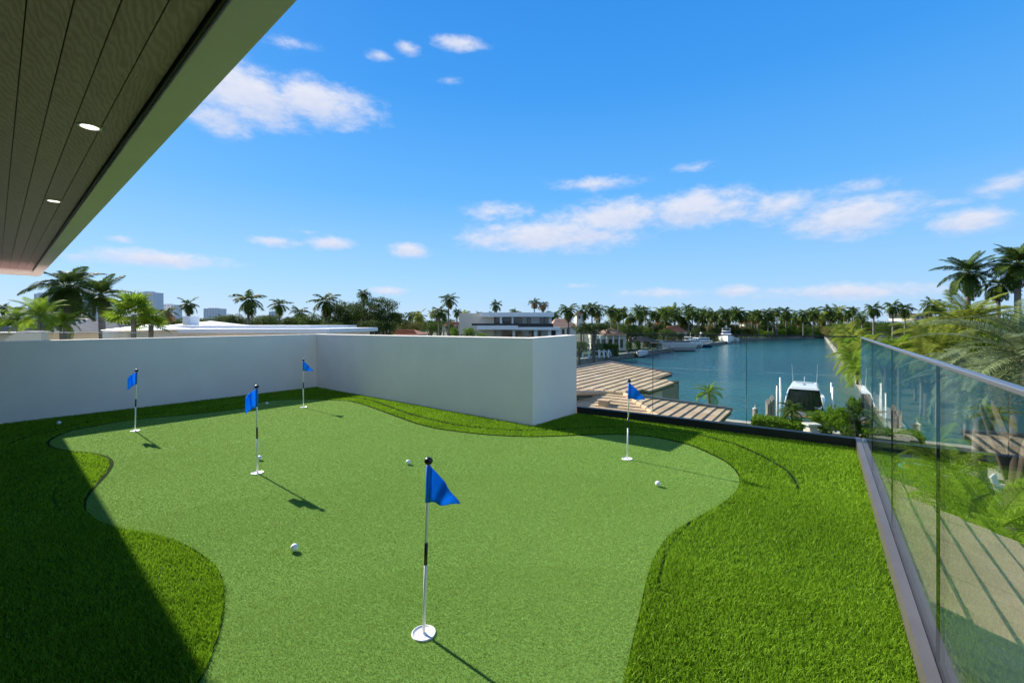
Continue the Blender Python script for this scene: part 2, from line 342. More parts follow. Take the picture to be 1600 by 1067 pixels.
# ------------------------------------------------------------------ ground, water, canal
CAN = [(23.9, 26.9), (-15.8, 53.7), (22.8, 103), (96, 196), (105, 228), (189, 271)]
outer = [(-4000, -400), (4000, -400), (4000, 6000), (-4000, 6000)]
vl = [Vector((*p, 0)) for p in outer]; hl = [Vector((*p, 0)) for p in CAN]
tr = tessellate_polygon([vl, hl]); allp = outer + CAN
mb = MB(); mb.add([(p[0], p[1], GZ) for p in allp], [tuple(t) for t in tr])
mb.build('ground', M['land'], kind='structure')
mb = MB(); mb.add([(-200, 10, WZ), (400, 10, WZ), (400, 420, WZ), (-200, 420, WZ)], [(0, 1, 2, 3)])
mb.build('water', M['water'], kind='structure')
def strip(a, b, w, z0, z1, mbx, mi=0):
    a = Vector(a); b = Vector(b); d = (b - a); mbx.box(((a.x + b.x) / 2, (a.y + b.y) / 2, (z0 + z1) / 2), (d.length, w, z1 - z0), (d.x, d.y, 0), mi)
SWL = [('weathered concrete seawall along the neighbours\' planting on the right of the canal', 5, 0),
       ('concrete seawall under the shrubs at the near end of the canal', 0, 1), ('low seawall behind the sand tiled roof', 1, 2),
       ('seawall behind the moored boats on the left of the canal', 2, 3), ('short seawall beyond the white motor yacht', 3, 4),
       ('far seawall under the mangroves closing off the canal', 4, 5)]
for lb, i, j in SWL:
    a, b = CAN[i], CAN[j]
    e = empty('seawall', (a[0], a[1], GZ), label=lb, cat='seawall'); e.location = (0, 0, 0)
    w = MB(); strip(a, b, .35, WZ - .8, GZ - .14, w); w.build('wall', M['seawall'], e)
    c = MB(); d = (Vector(b) - Vector(a)); L = d.length; d /= L; n = max(1, int(L / 6))
    me = None
    for q in range(min(n, 60)):
        p0 = Vector(a) + d * (L * q / n + .03); p1 = Vector(a) + d * (L * (q + 1) / n - .03)
        if me is None:
            cm = MB(); cm.box((0, 0, 0), ((p1 - p0).length, .8, .28)); me = cm.mesh('seawall_cap', M['cap'])
        mid = (p0 + p1) / 2; inst('seawall_cap', me, e, (mid.x, mid.y, GZ + .02 + random.uniform(-.02, .02)), (0, 0, math.atan2(d.y, d.x)))

# lawns and paving on the lots (each a sheet above the ground)
def sheet(name, pts, z, m, **k):
    pts = [Vector((p[0], p[1], 0)) for p in pts]; t = tessellate_polygon([pts])
    q = MB(); q.add([(p.x, p.y, z) for p in pts], [tuple(x) for x in t]); return q.build(name, m, **k)
def uv(o, a, b): p = Vector((o[0], o[1], 0)) + u_ * a + v_ * b; return (p.x, p.y)
O1 = (23.9, 26.9)
sheet('lawn', [uv(O1, -16, -1), uv(O1, 18, -1), uv(O1, 18, -34), uv(O1, -16, -34)], GZ + .02, M['lawn'], kind='structure')
sheet('path', [uv(O1, 1.2, -7), uv(O1, 3.4, -7), uv(O1, 3.4, -34), uv(O1, 1.2, -34)], GZ + .05, M['paving'], kind='structure')
sheet('patio', [uv(O1, -1, -3.5), uv(O1, 11, -3.5), uv(O1, 11, -6.4), uv(O1, -1, -6.4)], GZ + .054, M['paving'], kind='structure')
sheet('lawn', [(22, 104), (8, 84), (-20, 100), (-20, 140), (30, 140), (45, 133)], GZ + .02, M['lawn'], kind='structure')

# ------------------------------------------------------------------ terrace
pA = Vector((-8.54, 4.49)); pB = Vector((-4.37, 10.0)); pC = Vector((.283, 6.16)); pD = Vector((1.02, 7.06)); pE = Vector((3.89, 5.07)); pF = Vector((-1.02, -2.02))
TER = [pA, pB, pC, pD, pE, pF]
def off(poly, i, d):  # not used for closed offsets, simple push from centroid
    c = sum(poly, Vector((0, 0))) / len(poly); return poly[i] + (poly[i] - c).normalized() * d
mb = MB(); mb.prism([(p.x, p.y) for p in TER], -.25, 0.0); mb.build('terrace_floor', M['turfbase'], kind='structure')
# building below the terrace
mb = MB(); mb.prism([(-9.4, 3.6), (-5.2, 9.6), (-4.35, 9.98), (.25, 6.1), (1.0, 7.0), (3.86, 5.02), (-1.0, -2.0), (-5, -9), (-14, -3)], GZ + .004, -.255)
mb.build('house_storey', M['stucco'], label='white rendered storey of the house that carries the putting terrace', cat='house')

def wallseg(pts, th, tops, name_label):
    """parapet along pts (inner face), thickness th outward (left of travel)"""
    n = len(pts); out = []
    for i, p in enumerate(pts):
        d0 = (pts[i] - pts[i - 1]).normalized() if i > 0 else (pts[1] - pts[0]).normalized()
        d1 = (pts[i + 1] - pts[i]).normalized() if i < n - 1 else d0
        n0 = Vector((-d0.y, d0.x)); n1 = Vector((-d1.y, d1.x)); m = (n0 + n1).normalized(); out.append(p + m * th / max(.3, m.dot(n0)))
    mbx = MB()
    for i in range(n - 1):
        q = [pts[i], pts[i + 1], out[i + 1], out[i]]; zz = [tops[i], tops[i + 1], tops[i + 1], tops[i]]
        b0 = len(mbx.v); mbx.v += [(p.x, p.y, -.24) for p in q] + [(p.x, p.y, z) for p, z in zip(q, zz)]
        fs = [(3, 2, 1, 0), (4, 5, 6, 7), (0, 1, 5, 4), (2, 3, 7, 6)]
        if i == 0: fs.append((3, 0, 4, 7))
        if i == n - 2: fs.append((1, 2, 6, 5))
        for f in fs: mbx.f.append(tuple(b0 + x for x in f)); mbx.mi.append(0)
    return mbx
mb = wallseg([pA, pB, pC, pD], .2, [1.15, 1.185, 1.215, 1.235], '')
par = mb.build('parapet_wall', M['stucco'], bevel=.006, label='white rendered parapet wall around two sides of the putting green', cat='wall')

# turf
GREEN = [(80,700),(76,690),(104,676),(140,668),(200,657.5),(260,651.5),(320,646),(380,638),(410,628),(470,624.5),(531,626),(550,628),(575,635),(619,651),(650,662),(681,670),(728,676.5),(775,681),
 (822,683),(862,682.5),(900,681),(964,679.5),(1011,682),(1049,689),(1080,697),(1112,711),(1136,724),(1152,740),(1156,756),(1148,772),(1128,788),(1100,804),(1068,822),(1044,840),(1028,864),
 (1016,892),(1008,920),(1000,960),(990,1000),(976,1067),(950,1180),(860,1420),(650,1700),(380,1700),(230,1350),(270,1150),(312,1067),(326,1040),(340,1000),(349,960),(350,920),(340,892),(320,872),(288,852),(248,838),(200,829),
 (172,823),(148,812),(134,798),(135,780),(148,762),(164,744),(174,727),(170,718),(156,712),(132,708),(108,706)]
def smooth_poly(pts, closed=True, n=6):
    out = []; L = len(pts)
    for i in range(L if closed else L - 1):
        p0 = pts[(i - 1) % L] if closed or i > 0 else pts[0]; p1 = pts[i]; p2 = pts[(i + 1) % L]; p3 = pts[(i + 2) % L] if closed or i + 2 < L else pts[-1]
        for j in range(n):
            t = j / n; out.append(.5 * ((2 * p1) + (p2 - p0) * t + (2 * p0 - 5 * p1 + 4 * p2 - p3) * t * t + (3 * p1 - p0 - 3 * p2 + p3) * t ** 3))
    if not closed: out.append(pts[-1])
    return out
GP = smooth_poly([V2(G(*p)) for p in GREEN], True, 4)
SEAM1 = smooth_poly([V2(G(*p)) for p in [(14,694),(40,684),(80,674),(140,659),(185,651.5),(230,647),(300,641),(380,630),(431,621),(494,618.5),(540,620.6),(575,624.5),(603,634),(634,645),(666,654),(712,664),(759,669.5),(806,672.5),
   (853,672),(900,669.5),(964,667.5),(1011,670),(1080,678),(1140,692),(1176,706),(1200,718),(1232,738),(1248,765)]], False, 4)
SEAM2 = smooth_poly([V2(G(*p)) for p in [(134,740),(112,748),(90,760),(84,780),(95,800)]], False, 4)
SEAM3 = smooth_poly([V2(G(*p)) for p in [(1078,818),(1050,850),(1036,880),(1030,920),(1050,930)]], False, 4)
def inpoly(x, y, poly):
    c = np.zeros(x.shape, bool); n = len(poly)
    for i in range(n):
        x0, y0 = poly[i]; x1, y1 = poly[(i + 1) % n]
        if y0 == y1: continue
        m = ((y0 > y) != (y1 > y)) & (x < (x1 - x0) * (y - y0) / (y1 - y0) + x0); c ^= m
    return c
def segdist(x, y, line, closed=False):
    d = np.full(x.shape, 9.0); n = len(line)
    for i in range(n if closed else n - 1):
        a = line[i]; b = line[(i + 1) % n]; e = b - a; L2 = max(e.dot(e), 1e-9)
        t = np.clip(((x - a.x) * e.x + (y - a.y) * e.y) / L2, 0, 1); dx = x - a.x - t * e.x; dy = y - a.y - t * e.y
        d = np.minimum(d, np.sqrt(dx * dx + dy * dy))
    return d
pg = MB(); t3 = tessellate_polygon([[Vector((p.x, p.y, 0)) for p in GP]]); pg.add([(p.x, p.y, .006) for p in GP], [tuple(t) for t in t3])
pg.build('putting_green', M['greenbase'], kind='structure')

def pts_in(region, dens):
    x0 = min(p[0] for p in region); x1 = max(p[0] for p in region); y0 = min(p[1] for p in region); y1 = max(p[1] for p in region)
    n = int((x1 - x0) * (y1 - y0) * dens); x = rng.uniform(x0, x1, n); y = rng.uniform(y0, y1, n)
    m = inpoly(x, y, region); return x[m], y[m]
def blade_mesh(x, y, z0, hgt, wid, lean, bend, rnd, seg):
    n = len(x); ang = rng.uniform(0, 2 * np.pi, n); la = rng.uniform(0, 2 * np.pi, n)
    ax = np.cos(ang) * wid / 2; ay = np.sin(ang) * wid / 2
    lx = np.cos(la) * lean * hgt; ly = np.sin(la) * lean * hgt
    if seg == 1:
        v = np.empty((n, 3, 3), np.float32)
        v[:, 0] = np.stack([x - ax, y - ay, z0 + 0 * x], 1); v[:, 1] = np.stack([x + ax, y + ay, z0 + 0 * x], 1)
        v[:, 2] = np.stack([x + lx, y + ly, z0 + hgt], 1); nv = 3
        f = (np.arange(n)[:, None] * 3 + np.array([0, 1, 2])).ravel(); ls = np.arange(n) * 3; lt = np.full(n, 3)
    else:
        v = np.empty((n, 5, 3), np.float32); k1 = .45
        v[:, 0] = np.stack([x - ax, y - ay, z0 + 0 * x], 1); v[:, 1] = np.stack([x + ax, y + ay, z0 + 0 * x], 1)
        v[:, 2] = np.stack([x - ax * .85 + lx * k1, y - ay * .85 + ly * k1, z0 + hgt * .62], 1); v[:, 3] = np.stack([x + ax * .85 + lx * k1, y + ay * .85 + ly * k1, z0 + hgt * .62], 1)
        v[:, 4] = np.stack([x + lx * bend, y + ly * bend, z0 + hgt], 1); nv = 5
        base = np.arange(n)[:, None] * 5
        f = np.concatenate([base + np.array([0, 1, 3, 2]), base + np.array([2, 3, 4])], 1).ravel()
        lt = np.tile([4, 3], n); ls = np.concatenate([[0], np.cumsum(lt)[:-1]])
    return v.reshape(-1, 3), f, ls, lt, np.repeat(rnd, nv)
def grass_obj(name, chunks, mat, **k):
    V = np.concatenate([c[0] for c in chunks]); RN = np.concatenate([c[4] for c in chunks]); F_ = []; LS = []; LT = []; vo = 0; lo = 0
    for c in chunks: F_.append(c[1] + vo); LS.append(c[2] + lo); LT.append(c[3]); vo += len(c[0]); lo += len(c[1])
    F_ = np.concatenate(F_); LS = np.concatenate(LS); LT = np.concatenate(LT)
    me = bpy.data.meshes.new(name); me.vertices.add(len(V)); me.vertices.foreach_set('co', V.ravel().astype(np.float32))
    me.loops.add(len(F_)); me.loops.foreach_set('vertex_index', F_.astype(np.int32)); me.polygons.add(len(LS)); me.polygons.foreach_set('loop_start', LS.astype(np.int32))
    try: me.polygons.foreach_set('loop_total', LT.astype(np.int32))
    except Exception: pass
    me.update(calc_edges=True); a = me.attributes.new('rnd', 'FLOAT', 'POINT'); a.data.foreach_set('value', RN.astype(np.float32)); me.materials.append(mat)
    o = bpy.data.objects.new(name, me); link(o); return tag(o, **k)
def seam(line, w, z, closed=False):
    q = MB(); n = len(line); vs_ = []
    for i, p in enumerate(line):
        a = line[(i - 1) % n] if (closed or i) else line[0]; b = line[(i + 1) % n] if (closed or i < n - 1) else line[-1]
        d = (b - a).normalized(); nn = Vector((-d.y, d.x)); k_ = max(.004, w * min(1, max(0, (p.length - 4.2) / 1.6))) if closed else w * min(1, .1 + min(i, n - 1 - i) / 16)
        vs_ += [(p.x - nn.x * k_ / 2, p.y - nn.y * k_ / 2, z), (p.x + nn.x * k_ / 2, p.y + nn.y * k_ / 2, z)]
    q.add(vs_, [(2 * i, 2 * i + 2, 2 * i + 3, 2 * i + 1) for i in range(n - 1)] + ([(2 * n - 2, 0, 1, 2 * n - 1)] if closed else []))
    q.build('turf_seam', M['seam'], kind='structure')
M['seam'] = pbr('seam_strip', (.008, .018, .004), .95, spec=.02)  # dark green strip following the seam lines, width varying along it
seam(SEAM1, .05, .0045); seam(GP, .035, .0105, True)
terp = [(p.x, p.y) for p in TER]; gpt = [(p.x, p.y) for p in GP]
def clump(x, y):  # soft patchiness of the pile
    return .5 + .5 * np.sin(x * 9 + 3 * np.sin(y * 4)) * np.sin(y * 11 + 2 * np.sin(x * 5))
chunks = []
for lo_, hi_, dens, w_, sg in ((0, 2.9, 34000, .0032, 2), (2.9, 4.6, 19000, .0048, 1), (4.6, 7, 9500, .008, 1), (7, 20, 6500, .011, 1)):
    x, y = pts_in(terp, dens); dd = np.sqrt(x * x + y * y)
    m = (dd >= lo_) & (dd < hi_) & (y > .25) & (np.abs(x) < (y + .9) * 1.3); x = x[m]; y = y[m]
    m = ~inpoly(x, y, gpt) & (segdist(x, y, GP, True) > (.012 if lo_ > 4 else .003)); x = x[m]; y = y[m]
    gap = .020 if lo_ < 4 else .032
    m = (segdist(x, y, SEAM1) > gap) & (segdist(x, y, SEAM2) > .008) & (segdist(x, y, SEAM3) > .008); x = x[m]; y = y[m]
    n = len(x); near_ = np.exp(-np.minimum(segdist(x, y, SEAM1), segdist(x, y, GP, True)) / .035)
    hg = .024 * rng.uniform(.55, 1.15, n) * (.88 + .2 * clump(x, y)) * (1 + .75 * near_)
    chunks.append(blade_mesh(x, y, .0, hg, w_ * rng.uniform(.7, 1.3, n), rng.uniform(.1, .95, n), 1.15, rng.uniform(0, 1, n), sg))
grass_obj('turf_fringe', chunks, M['fringe'], label='longer bright green artificial grass fringe around the putting green', cat='artificial grass', kind='stuff')
chunks = []
for lo_, hi_, dens, w_ in ((0, 2.6, 80000, .0020), (2.6, 4.2, 42000, .0030), (4.2, 6.2, 22000, .0046), (6.2, 20, 12000, .007)):
    x, y = pts_in(gpt, dens); dd = np.sqrt(x * x + y * y)
    m = (dd >= lo_) & (dd < hi_) & (y > .8) & (np.abs(x) < (y + .7) * 1.3)
    for cpx, cpy in ((662, 992), (980, 718), (402, 740), (474, 637), (211, 674)): cg = G(cpx, cpy); m &= ((x - cg.x) ** 2 + (y - cg.y) ** 2) > .055 ** 2
    x = x[m]; y = y[m]; n = len(x)
    chunks.append(blade_mesh(x, y, .005, .008 * rng.uniform(.5, 1.2, n), w_ * rng.uniform(.7, 1.3, n), rng.uniform(.2, 1.5, n), 1, rng.uniform(0, 1, n), 1))
grass_obj('short_turf', chunks, M['pile'], label='short mown artificial turf of the putting green', cat='artificial grass', kind='stuff')

# ------------------------------------------------------------------ kerbs and glass railings
KH = .107
def kerb(label, a, b, mat, ext0, ext1, width, splits):
    """a,b inner line; profile channel = inner half, outer half"""
    a = Vector((*a, 0)); b = Vector((*b, 0)); d = (b - a).normalized(); n = Vector((d.y, -d.x, 0))
    return a, b, d, n
def railing(a, b, outn, joints, label, kmat, capmat, caph, capw, rail_z, ext=(0, 0)):
    """a, b: inner kerb line ends; joints: distances along a->b for panel joints"""
    a = Vector((a[0], a[1], 0)); b = Vector((b[0], b[1], 0)); d = (b - a).normalized(); L = (b - a).length; n = Vector((outn[0], outn[1], 0))
    e = empty('glass_railing', a, label=label, cat='railing')
    def w2(p): return Vector(p) - a
    # channel: inner half and outer half with a slot where the panes stand
    for o0, o1, z1 in ((0, .045, KH), (.061, .106, KH - .002)):
        m = MB(); c = a + d * ((L + ext[1] - ext[0]) / 2 + ext[0]) + n * ((o0 + o1) / 2); m.box(w2(c + Vector((0, 0, (z1 - .3) / 2 + 0))), (L + ext[1] - ext[0], o1 - o0, z1 + .3), d)
        m.build('base_channel', kmat, e)
    m = MB(); c = a + d * ((L + ext[1] - ext[0]) / 2 + ext[0]) + n * .053; m.box(w2(c + Vector((0, 0, KH / 2 - .045))), (L + ext[1] - ext[0] - .004, .0158, KH - .01), d); m.build('slot_gasket', M['black'], e)
    js = [-.0] + joints + [L]
    for i in range(len(js) - 1):
        s0, s1 = js[i] + (.005 if i else 0), js[i + 1] - .005
        c = a + d * ((s0 + s1) / 2) + n * .053; m = MB(); m.box(w2(c + Vector((0, 0, (rail_z + .06) / 2))), (s1 - s0, .0127, rail_z - .06), d); m.build('glass_pane', M['glass'], e)
        # polished dark edge of each pane
    for s in joints:
        c = a + d * s + n * .053; m = MB(); m.box(w2(c + Vector((0, 0, (rail_z + .11) / 2))), (.004, .0115, rail_z - .115), d); m.build('joint_seal', M['black'], e)
    c = a + d * (L / 2) + n * .053; m = MB(); m.box(w2(c + Vector((0, 0, rail_z + caph / 2 - .008))), (L + .04, capw, caph), d); m.build('top_rail', capmat, e, bevel=.003)
    return e
farD = (pE - pD).normalized(); farN = Vector((-farD.y, farD.x))
rD = (pE - pF).normalized(); rN = Vector((rD.y, -rD.x))
def alongx(a, d, n, px, offs=.053):   # distance along line a+d*s (+offset) at a picture column
    k_ = (px - 800) / F; ax, ay = a.x + n.x * offs, a.y + n.y * offs; return (k_ * ay - ax) / (d.x - k_ * d.y)
fj = [alongx(pD, farD, farN, 1020), alongx(pD, farD, farN, 1166.5)]
railing(pD, pE, farN, fj, 'frameless glass railing with black base channel facing the canal', M['black'], M['black'], .014, .02, 1.262, ext=(0, .0))
rj = sorted([alongx(pF, rD, rN, 1466), alongx(pF, rD, rN, 1394), alongx(pF, rD, rN, 1363)])
rj = [rj[0] - 2.35] + rj
railing(pF, pE + Vector((.0, .0)), rN, rj, 'frameless glass railing with bronze base channel and metal cap along the right edge', M['bronze'], M['railcap'], .015, .024, 1.253, ext=(0, .1))

# ------------------------------------------------------------------ roof overhang
E0 = Vector((.361, .417, 0))
def rw(s, w, z): return E0 + ul * s + ni * w + Vector((0, 0, z))
RZ = 2.30
ro = empty('roof_overhang', rw(0, 0, RZ), label='roof overhang with grey brown board ceiling and painted rim over the left of the green', cat='roof')
ro.location = (0, 0, 0)
S0, S1, WI = -4.2, 12.2, 2.9
def rbox(name, s0, s1, w0, w1, z0, z1, m, par_=ro, **k):
    q = MB(); q.box(rw((s0 + s1) / 2, (w0 + w1) / 2, (z0 + z1) / 2), (s1 - s0, w1 - w0, z1 - z0), ul, ay=ni); return q.build(name, m, par_, **k)
rbox('rim', S0, S1, 0, .122, RZ, RZ + .24, M['rim'], bevel=.004)
rbox('rim', S1 - .95, S1 - .002, .124, WI, RZ + .002, RZ + .24, M['rim'])
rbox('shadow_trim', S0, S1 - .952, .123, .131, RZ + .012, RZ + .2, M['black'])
rbox('roof_slab', S0 + .02, S1 - .02, .02, WI + 1.5, RZ + .243, RZ + .42, M['paint'])
bz = RZ + .03; w0 = .134; bw = .0895; bi = 0
proto = {}
while w0 < WI - .1:
    s = S0 + .02; first = True
    while s < S1 - .955:
        L = 3.66 if not first else random.choice([1.1, 1.9, 2.6, 3.2]); first = False
        s1 = min(s + L, S1 - .955)
        if s1 - s > .15:
            key = round(s1 - s, 3)
            if key not in proto:
                q = MB(); q.box((0, 0, .008), (s1 - s - .0025, bw - .0035, .016)); proto[key] = q.mesh('ceiling_board', M['board'])
            c = rw((s + s1) / 2, w0 + bw / 2, bz + random.uniform(0, .0008)); inst('ceiling_board', proto[key], ro, c, (0, 0, math.atan2(ul.y, ul.x)))
        s = s1
    w0 += bw; bi += 1
rbox('board_backing', S0, S1 - .95, .132, WI, bz + .018, bz + .03, M['black'])
def downlight(px, py, lb):
    p = G(px, py, bz) if py > HY else None
    Y = (bz - EYE) * F / (HY - py); p = Vector(((px - 800) / F * Y, Y, bz))
    e = empty('ceiling_light', p, label=lb, cat='ceiling light')
    q = MB(); q.lathe([(.033, .0), (.044, .0), (.044, -.003), (.036, -.005), (.033, -.003), (.033, 0)], 32); q.build('trim_ring', M['white'], e, smooth=True)
    q = MB(); q.lathe([(.0001, -.0025), (.0328, -.0025), (.0328, -.001)], 32); q.build('lens', M['lens'], e)
downlight(140, 198, 'lit round recessed ceiling light nearer to the camera in the board ceiling')
downlight(84, 314, 'lit round recessed ceiling light farther along the board ceiling')
# house wall behind the camera, with sliding doors
hw = empty('house_wall', (0, 0, 0), label='white house wall with dark sliding doors behind the putting terrace', cat='house')
q = MB()
for s0, s1, z0, z1 in ((-4.2, 11, 2.2, 2.54), (-4.2, -3.2, 0, 2.2), (1.2, 2.2, 0, 2.2), (6.6, 11, 0, 2.2)):
    q.box(rw((s0 + s1) / 2, 2.75 + .15, (z0 + z1) / 2), (s1 - s0, .3, z1 - z0), ul, ay=ni)
q.build('wall', M['stucco'], hw)
for s0, s1 in ((-3.2, -1), (-1, 1.2), (2.2, 4.4), (4.4, 6.6)):
    q = MB(); q.box(rw((s0 + s1) / 2, 2.86, 1.1), (s1 - s0 - .01, .04, 2.19), ul, ay=ni); d_ = q.build('sliding_door', M['black'], hw)
    q = MB(); q.box(rw((s0 + s1) / 2, 2.83, 1.1), (s1 - s0 - .14, .02, 2.05), ul, ay=ni); q.build('pane', M['pane'], d_)

# ------------------------------------------------------------------ golf flags and balls
def golf_flag(base, top_off, h, faz, flen, fh, fold, lb, tip_drop=0.):
    e = empty('golf_flag', base, label=lb, cat='golf flag', group='practice flags on the putting green')
    t = Vector((top_off[0], top_off[1], h - .012)); r = .0072
    f = lambda a: Vector((t.x * a, t.y * a, .012 + (t.z - .012) * a))
    q = MB(); q.tube([f(0), f(.40)], r, 12); q.tube([f(.53), f(1)], r, 12); q.build('pole', M['white'], e, smooth=True)
    q = MB(); q.tube([f(.40), f(.53)], r * 1.12, 12); q.build('black_band', M['blackp'], e, smooth=True)
    q = MB(); q.lathe([(.0001, -.016)] + [(.0195 * math.sin(math.pi * i / 10), -.018 * math.cos(math.pi * i / 10)) for i in range(1, 10)] + [(.0001, .018)], 20, f(1.01)); q.build('knob', M['blackp'], e, smooth=True)
    q = MB(); q.lathe([(.0535, .006), (.0535, .013), (.050, .014), (.048, .010), (.020, .0085), (.012, .012), (.0001, .012)], 36); q.build('cup', M['white'], e, smooth=True)
    # cloth with sleeve
    q = MB(); nx, nz_ = 14, 8; d = Vector((math.cos(faz), math.sin(faz), 0)); nn = Vector((-d.y, d.x, 0)); vs_ = []
    zt = t.z - .012
    for i in range(nx + 1):
        a = i / nx; x = .006 + a * flen * (1 if not fold else (1 - .35 * a))
        for j in range(nz_ + 1):
            b_ = j / nz_; top = zt - a * (fh - .012) * (1 - .12 * math.sin(a * math.pi)) * (1 if not fold else .5) ; bot = zt - fh + .004 * math.sin(a * 9) - fold * a * fh * .45 - tip_drop * a
            z = top + (bot - top) * b_
            wv = (.010 * math.sin(a * 6.5 + b_ * 2.2) + .004 * math.sin(a * 15 + b_ * 5)) * min(1, a * 3) + fold * .05 * math.sin(a * 7.5 + b_ * 1.2) * a
            at = f(max(0, (z + .0) / t.z)); vs_.append(Vector((at.x, at.y, 0)) + d * x + nn * wv + Vector((0, 0, z)))
    m1 = nz_ + 1
    q.add(vs_, [(i * m1 + j, (i + 1) * m1 + j, (i + 1) * m1 + j + 1, i * m1 + j + 1) for i in range(nx) for j in range(nz_)])
    q.tube([f((zt - fh) / t.z), f(zt / t.z)], r * 1.45, 12, cap=False); o = q.build('flag', M['flagc'], e, smooth=True)
    sl = o.modifiers.new('solid', 'SOLIDIFY'); sl.thickness = .0012
golf_flag(G(662, 992), (.022, .0), .79, R(-12), .145, .168, 0, 'blue pennant on the golf flagstick nearest the camera')
golf_flag(G(980, 718), (.02, .0), .82, R(-22), .155, .168, 0, 'blue pennant golf flagstick in front of the sand tiled roof')
golf_flag(G(402, 740), (-.005, 0), .82, R(205), .13, .17, .55, 'blue folded pennant golf flagstick with a ball lying just behind it', .02)
golf_flag(G(474, 637), (-.002, 0), .81, R(-14), .19, .165, 0, 'blue pennant golf flagstick near the inner corner of the white walls')
golf_flag(G(211, 674), (.02, 0), .80, R(215), .12, .16, .8, 'blue drooping pennant golf flagstick farthest left against the white wall', .02)
BR = .0228
bq = MB(); bq.lathe([(BR * math.sin(math.pi * i / 16) + 1e-5, -BR * math.cos(math.pi * i / 16)) for i in range(17)], 24); bme = bq.mesh('golf_ball', M['ball'], True)
for px, py, lb, z in ((460, 863, 'white golf ball in the sunny foreground left of the nearest flag', .012), (638, 726.5, 'white golf ball in the middle of the green behind the nearest flag', .012),
                   (1028, 761, 'white golf ball lying on the green to the right, beyond the flag shadow', .012), (406, 720, 'white golf ball just behind the left middle flagstick', .012),
                   (92, 665, 'white golf ball on the long fringe by the left wall', .022), (417, 633, 'white golf ball in the wall shadow at the back of the green', .012)):
    p = G(px, py); inst('golf_ball', bme, None, (p.x, p.y, BR + z - .003), (random.random(), random.random(), 0), 1, label=lb, cat='golf ball', group='golf balls on the turf')

for px, py, lb in ((431, 823, 'tiny curled dry leaf on the green below the folded flag'), (528, 793, 'tiny dry leaf on the green right of the flag shadow'), (1174, 690, 'small tan dry leaf on the right fringe near the black rail base')):
    q = MB(); g = G(px, py); N_ = 6
    for i_ in range(N_): q.v += [((i_ - 2.5) * .0035, -.004 * math.sin(math.pi * (i_ + .5) / N_), .003 * math.cos(i_)), ((i_ - 2.5) * .0035, .004 * math.sin(math.pi * (i_ + .5) / N_), .003 * math.cos(i_ + .7))]
    q.f = [(2 * i_, 2 * i_ + 2, 2 * i_ + 3, 2 * i_ + 1) for i_ in range(N_ - 1)]; q.mi = [0] * (N_ - 1); o = q.build('dry_leaf', M['dead'], label=lb, cat='dry leaf'); o.location = (g.x, g.y, .018); o.rotation_euler = (0, 0, px)
# ------------------------------------------------------------------ sand tiled roofs
def clip_poly(poly, n, c):      # keep dot(n,p) <= c   (2d)
    out = []
    for i in range(len(poly)):
        a = poly[i]; b = poly[(i + 1) % len(poly)]; da = n.dot(a) - c; db = n.dot(b) - c
        if da <= 0: out.append(a)
        if (da < 0) != (db < 0) and abs(da - db) > 1e-9: out.append(a + (b - a) * (da / (da - db)))
    return out
def tiled_plane(parent, pts, down, slope, p0, row=.38, tl=.9, mats=('tile', 'tile2'), thick=.04, cut=True):
    """pts: plan polygon (2d Vectors); plane falls along `down` from height of p0; rows of flat tiles are separate objects"""
    dn = Vector((down[0], down[1])).normalized(); al = Vector((-dn.y, dn.x)); q0 = Vector((p0[0], p0[1]))
    cs = [(p - q0).dot(dn) for p in pts]; lo, hi = min(cs), max(cs)
    def h(p): return p0[2] - slope * (p - q0).dot(dn)
    # deck underneath
    mbx = MB(); mbx.prism([(p.x, p.y) for p in pts], [h(p) - .16 for p in pts], [h(p) - .035 for p in pts]); mbx.build('roof_deck', M['fascia'], parent)
    r = lo; i = 0
    while r < hi - .02:
        a_, b_ = r, min(r + row, hi)
        band = clip_poly(clip_poly(pts, dn, q0.dot(dn) + b_), -dn, -(q0.dot(dn) + a_))
        if len(band) >= 3:
            cc = [(p).dot(al) for p in band]; l0, l1 = min(cc), max(cc); t = l0 - (tl / 2 if i % 2 else 0) ;
            while t < l1:
                tile = clip_poly(clip_poly(band, al, t + tl - .006), -al, -t)
                if len(tile) >= 3:
                    mt = MB(); lift = random.uniform(0, .006)
                    k1 = [thick * .35 + thick * ((p - q0).dot(dn) - a_) / row + lift for p in tile]
                    mt.prism([(p.x, p.y) for p in tile], [h(p) - .03 for p in tile], [h(p) + kk for p, kk in zip(tile, k1)])
                    mt.build('roof_tile', M[mats[random.random() < .4]], parent)
                t += tl
        r += row; i += 1
def onplane(px, py, down, slope, p0):
    dn = Vector((down[0], down[1])).normalized(); kx = (px - 800) / F; kz = (HY - py) / F
    # EYE + kz*Y = p0z - slope*((kx*Y-p0x)*dnx + (Y-p0y)*dny)
    A = kz + slope * (kx * dn.x + dn.y); B = p0[2] + slope * (p0[0] * dn.x + p0[1] * dn.y) - EYE
    Y = B / A; return Vector((kx * Y, Y))
def cap_row(parent, a, b, n, r=.09):
    a = Vector(a); b = Vector(b)
    for i in range(n):
        p = a.lerp(b, i / n); q_ = a.lerp(b, (i + 1.18) / n); m = MB(); m.tube([p + Vector((0, 0, .0)), q_ + Vector((0, 0, .02))], [r * .86, r], 10); m.build('ridge_tile', M['tile2'], parent, smooth=False)
down_u = (u_.x, u_.y); down_nv = (-v_.x, -v_.y)
pr1 = (6.4, 29.7, -1.1); sl1 = .15
t1 = empty('tiled_roof', (0, 0, 0), label='upper flat sand coloured tiled roof beside the canal behind the far flag', cat='roof')
poly1 = [onplane(px, py, down_u, sl1, pr1) for px, py in ((952, 566), (1050, 584), (1014, 596), (1040, 593), (1053, 599), (1015, 611.5), (1003, 609), (978, 616), (903, 616))]
